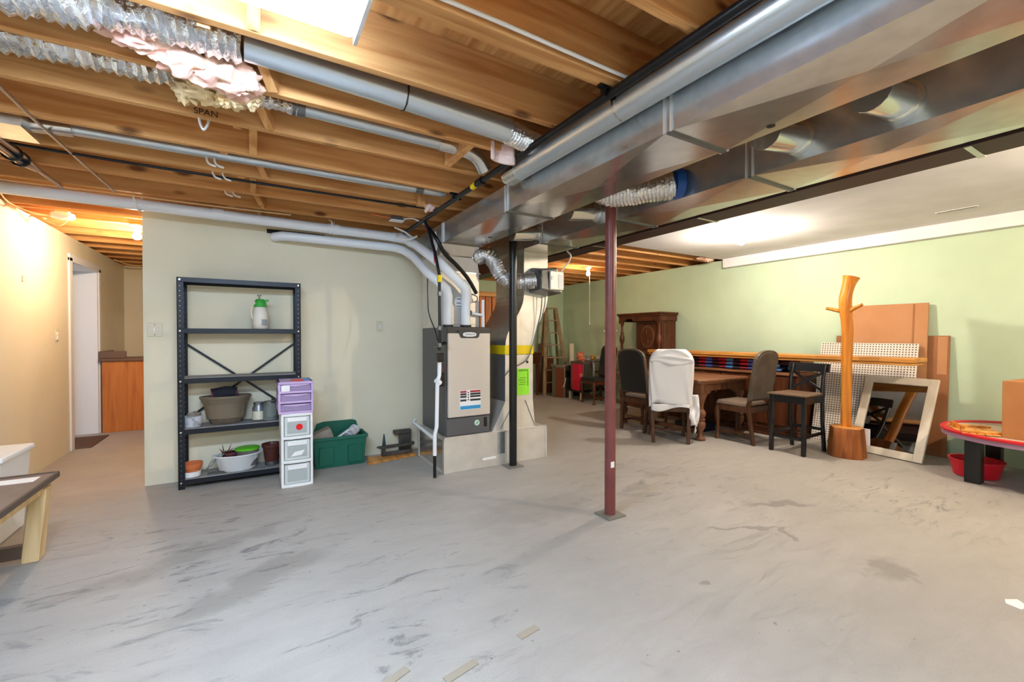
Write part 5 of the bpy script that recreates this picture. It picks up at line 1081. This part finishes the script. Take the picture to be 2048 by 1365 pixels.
MB().lathe([(.13, 0), (.145, .006), (.165, .10), (.175, .14), (.182, .142), (.182, .152), (.165, .15), (.14, .02), (.02, .012)], (5.53, 1.20, 0), 32).build('basin', 'red', bs_, smooth=40)
tag(MB().blob((5.48, 1.24, .045), (.06, .05, .025), .3, 6, 14, 3).build('cloth_ball', 'ivory', loc=(5.48, 1.24, .02), smooth=50), 'cream cloth lying in the red basin', 'cloth')

# ------------------------------------------------------------------ far end
ld = thing('step_ladder', 'weathered wooden step ladder leaning open by the far wall', 'ladder', (5.45, 7.6, 0))
A0, A1, B0, B1 = Vector((5.27, 7.50, 0)), Vector((5.42, 7.66, 1.84)), Vector((5.80, 7.30, 0)), Vector((5.60, 7.56, 1.84))
MB().bar(A0, A1, .03, .075, (1, 0, 0)).build('rail', 'ladder_wood', ld); MB().bar(B0, B1, .03, .075, (1, 0, 0)).build('rail', 'ladder_wood', ld)
for k in range(1, 7):
    f_ = k/7; a, c_ = A0.lerp(A1, f_), B0.lerp(B1, f_); MB().bar(a, c_, .09, .022).build('tread', 'ladder_wood', ld)
MB().bar(A1+Vector((-.03, 0, 0)), B1+Vector((.03, 0, 0)), .12, .03).build('top_cap', 'ladder_wood', ld)
for p_, q_ in ((Vector((5.40, 7.95, 0)), A1), (Vector((5.92, 7.85, 0)), B1)): MB().bar(p_, q_+Vector((0, .04, -.03)), .025, .05, (1, 0, 0)).build('rear_leg', 'ladder_wood', ld)
dk = thing('wooden_desk', 'dark brown wooden desk with drawers behind the ladder', 'desk', (5.1, 7.75, 0))
MB().box(4.65, 5.22, 7.55, 8.0, .86, .90).build('top', 'dark_oak', dk, bevel=.004)
MB().box(4.68, 5.20, 7.58, 8.0, .66, .86).build('drawer_case', 'dark_oak', dk)
for x in (4.70, 5.16):
    for y in (7.60, 7.95): MB().box(x-.025, x+.025, y-.025, y+.025, 0, .66).build('leg', 'dark_oak', dk)
MB().box(4.72, 5.16, 7.566, 7.58, .69, .83).build('drawer', 'dark_oak', dk, bevel=.004)
t = thing('picture_frame', 'small brown framed picture leaning behind ladder rungs', 'picture', (5.55, 7.98, .8))
MB().box(5.47, 5.71, 7.99, 8.01, .80, 1.08).build('frame', 'oak_z', t, bevel=.005); MB().box(5.50, 5.68, 7.985, 7.991, .83, 1.05).build('picture', 'shutter', t)
tag(MB().box(5.46, 5.73, 7.80, 8.03, 0, .79).build('wooden_chest', 'oak_z', loc=(5.5, 7.9, 0), bevel=.006), 'brown wooden chest beneath the small framed picture', 'chest')
bn = thing('steel_bin', 'brushed steel appliance with copper side and black control', 'appliance', (5.6, 7.2, 0))
MB().prism([(5.28, 7.10), (5.40, 6.98), (5.62, 6.98), (5.66, 7.02), (5.66, 7.25), (5.28, 7.25)], 'z', 0, .62).build('body', 'steel_brush', bn, bevel=.006)
MB().prism([(5.275, 7.11), (5.395, 6.985), (5.385, 6.975), (5.262, 7.10)], 'z', .01, .60).build('copper_side', 'copper_panel', bn)
MB().prism([(5.26, 7.09), (5.39, 6.96), (5.64, 6.96), (5.68, 7.02), (5.68, 7.27), (5.26, 7.27)], 'z', .62, .665).build('lid', 'steel_brush', bn, bevel=.008)
MB().box(5.41, 5.52, 6.955, 6.98, .40, .54).build('control_box', 'black_paint', bn, bevel=.008)
MB().tube(curve_pts([(5.42, 6.965, .40), (5.38, 6.95, .30), (5.33, 6.94, .22)]), .008, 6).build('hose', 'ivory', bn, smooth=60)
tag(MB().box(5.70, 5.92, 7.05, 7.30, 0, .64).build('waste_bin', 'navy_bin', loc=(5.8, 7.2, 0), bevel=.02, seg=2), 'dark navy plastic bin beside the brushed steel appliance', 'bin')
lb_ = thing('low_bench', 'low dark bench with pale feet carrying the steel appliances', 'bench', (5.75, 6.7, 0))
MB().box(5.38, 6.15, 6.48, 6.92, .16, .19).build('top', 'black_paint', lb_)
for x in (5.45, 6.08):
    for y in (6.52, 6.86): MB().box(x-.02, x+.02, y-.02, y+.02, 0, .16).build('leg', 'ivory', lb_)
rc = thing('tool_case', 'upright bright red case beside the steel oven on low bench', 'case', (5.42, 6.55, .19))
MB().box(5.38, 5.455, 6.49, 6.72, .19, .70).build('case', 'red_case', rc, bevel=.008)
MB().box(5.385, 5.45, 6.486, 6.491, .46, .52).build('label', 'bag_red', rc)
MB().tube([(5.417, 6.49, .36), (5.417, 6.465, .33), (5.417, 6.49, .30)], .009, 8).build('latch', 'label_white', rc, smooth=50)
ov = thing('mini_fridge', 'brown steel cabinet with black cord on the low bench', 'appliance', (5.6, 6.6, .19))
MB().box(5.47, 5.70, 6.50, 6.88, .19, .74).build('body', 'steel_brush', ov, bevel=.01, seg=2)
MB().box(5.465, 5.705, 6.495, 6.885, .70, .745).build('lid', 'bench_edge', ov, bevel=.006)
MB().tube(curve_pts([(5.66, 6.49, .74), (5.68, 6.47, .60), (5.64, 6.46, .42), (5.54, 6.46, .36), (5.47, 6.47, .37), (5.43, 6.47, .40)]), .009, 7).build('cord', 'black_paint', ov, smooth=60)
to = thing('toaster_oven', 'silver toaster oven with dark glass door on the low bench', 'oven', (5.9, 6.6, .19))
MB().box(5.72, 6.13, 6.50, 6.86, .26, .77).build('body', 'steel_brush', to, bevel=.02, seg=3)
MB().box(5.90, 6.10, 6.488, 6.50, .36, .68).build('glass_door', 'dark_glass', to, bevel=.006)
MB().box(5.74, 5.88, 6.490, 6.50, .34, .72).build('side_panel', 'chrome', to, bevel=.006)
MB().box(5.77, 5.85, 6.484, 6.491, .53, .55).build('slot', 'black_paint', to)
for x in (5.76, 6.09):
    MB().box(x-.02, x+.02, 6.52, 6.56, .19, .26).build('foot', 'ivory', to)
for k, (x, y, m_n, s_, lab) in enumerate(((5.53, 6.62, 'bag_red', (.07, .06, .055), 'salmon pink snack bag piled on the brown steel cabinet'), (5.56, 6.70, 'bag_red', (.06, .06, .10), 'taller salmon bag standing behind the others on steel cabinet'), (5.66, 6.60, 'bag_grey', (.07, .06, .06), 'crumpled silver-grey bag beside the salmon snack bags'), (5.82, 6.62, 'bag_gold', (.06, .05, .05), 'golden mustard coloured bag on the toaster oven'), (5.95, 6.62, 'label_white', (.05, .05, .035), 'small white paper heap on the toaster oven'))):
    z0 = .745 if x < 5.7 else .77
    tag(MB().blob((x, y, z0+s_[2]*.9), s_, .45, 8, 14, k*2.7).build('snack_bag' if k < 4 else 'paper_heap', m_n, loc=(x, y, z0), smooth=40), lab, 'bag' if k < 4 else 'paper')
tag(MB().tube([(5.94, 7.44, .64), (5.94, 7.44, 1.08)], .055, 14).build('paper_tube', 'ivory', loc=(5.93, 7.42, .64), smooth=40), 'upright cream roll standing behind the bags', 'roll')
tag(MB().box(5.85, 6.12, 7.36, 7.62, 0, .64).build('storage_box', 'cardboard_b', loc=(5.95, 7.45, 0), bevel=.006), 'brown box under the upright cream roll', 'box')

# ------------------------------------------------------------------ work table on the left, scraps on the floor
wt = thing('work_table', 'low work table with brown laminate top and raw wood legs', 'table', (-1.2, 3.0, 0))
MB().box(-1.62, -.985, 2.0, 3.52, .435, .455).build('top', 'bench_top', wt, bevel=.004)
MB().box(-.99, -.972, 2.0, 3.53, .425, .462).box(-1.62, -.972, 3.515, 3.533, .425, .462).build('edge_strip', 'bench_edge', wt, bevel=.005)
MB().box(-1.60, -1.01, 2.05, 2.09, .375, .435).build('end_rail', 'raw_wood', wt); MB().box(-1.60, -1.01, 3.45, 3.49, .375, .435).build('end_rail', 'raw_wood', wt)
MB().box(-1.045, -1.005, 2.05, 3.49, .375, .435).build('side_rail', 'raw_wood', wt); MB().box(-1.60, -1.56, 2.05, 3.49, .375, .435).build('side_rail', 'raw_wood', wt)
for x, dx in ((-1.06, .035), (-1.57, -.02)):
    for y in (2.10, 3.44): MB().hexa([(x-.035, y-.045, 0), (x+.035, y-.045, 0), (x+.035, y+.045, 0), (x-.035, y+.045, 0)], [(x+dx-.035, y-.045, .40), (x+dx+.035, y-.045, .40), (x+dx+.035, y+.045, .40), (x+dx-.035, y+.045, .40)]).build('leg', 'raw_wood', wt, bevel=.004)
MB().box(-1.56, -1.06, 3.40, 3.44, .03, .10).build('stretcher', 'bench_edge', wt)
tag(MB().box(-1.26, -1.03, 3.36, 3.46, .455, .4565).build('paper_slip', 'label_white', loc=(-1.15, 3.4, .455)), 'white paper slip lying on the brown work table', 'paper')
tag(MB().box(-1.58, -1.06, 2.2, 3.05, .455, .4575).build('laminate_offcut', 'bench_edge', loc=(-1.3, 2.6, .455)), 'darker laminate sheet lying on the work table', 'sheet')
wb = thing('white_cooler', 'white plastic bin standing behind the work table', 'bin', (-1.5, 3.9, 0))
MB().hexa([(-1.62, 3.72, 0), (-1.30, 3.72, 0), (-1.30, 4.10, 0), (-1.62, 4.10, 0)], [(-1.64, 3.70, .50), (-1.27, 3.70, .50), (-1.27, 4.12, .50), (-1.64, 4.12, .50)]).build('body', 'white_plastic', wb, bevel=.012, seg=2)
MB().box(-1.655, -1.255, 3.685, 4.135, .50, .535).build('lid', 'white_plastic', wb, bevel=.01, seg=2)
for i, (x, y, a, w_, h_, lab) in enumerate(((.99, 1.525, .15, .10, .035, 'tan wood shim lying alone on bare concrete'), (.44, 1.57, .35, .11, .035, 'narrow tan strip lying flat on concrete beside a wider one'), (.66, 1.475, .2, .14, .035, 'longest tan strip lying flat on concrete'))):
    tag(MB().box(-w_/2, w_/2, -h_/2, h_/2, 0, .004, Matrix.Translation((x, y, 0)) @ Matrix.Rotation(a, 4, 'Z')).build('wood_shim', 'shim', loc=(x, y, 0)), lab, 'wood strip')
tag(MB().prism([(3.0, .50), (3.06, .49), (3.10, .53), (3.05, .56), (3.01, .55)], 'z', 0, .003).build('paper_scrap', 'label_white', loc=(3.05, .53, 0)), 'white paper scrap lying on bare concrete', 'paper')
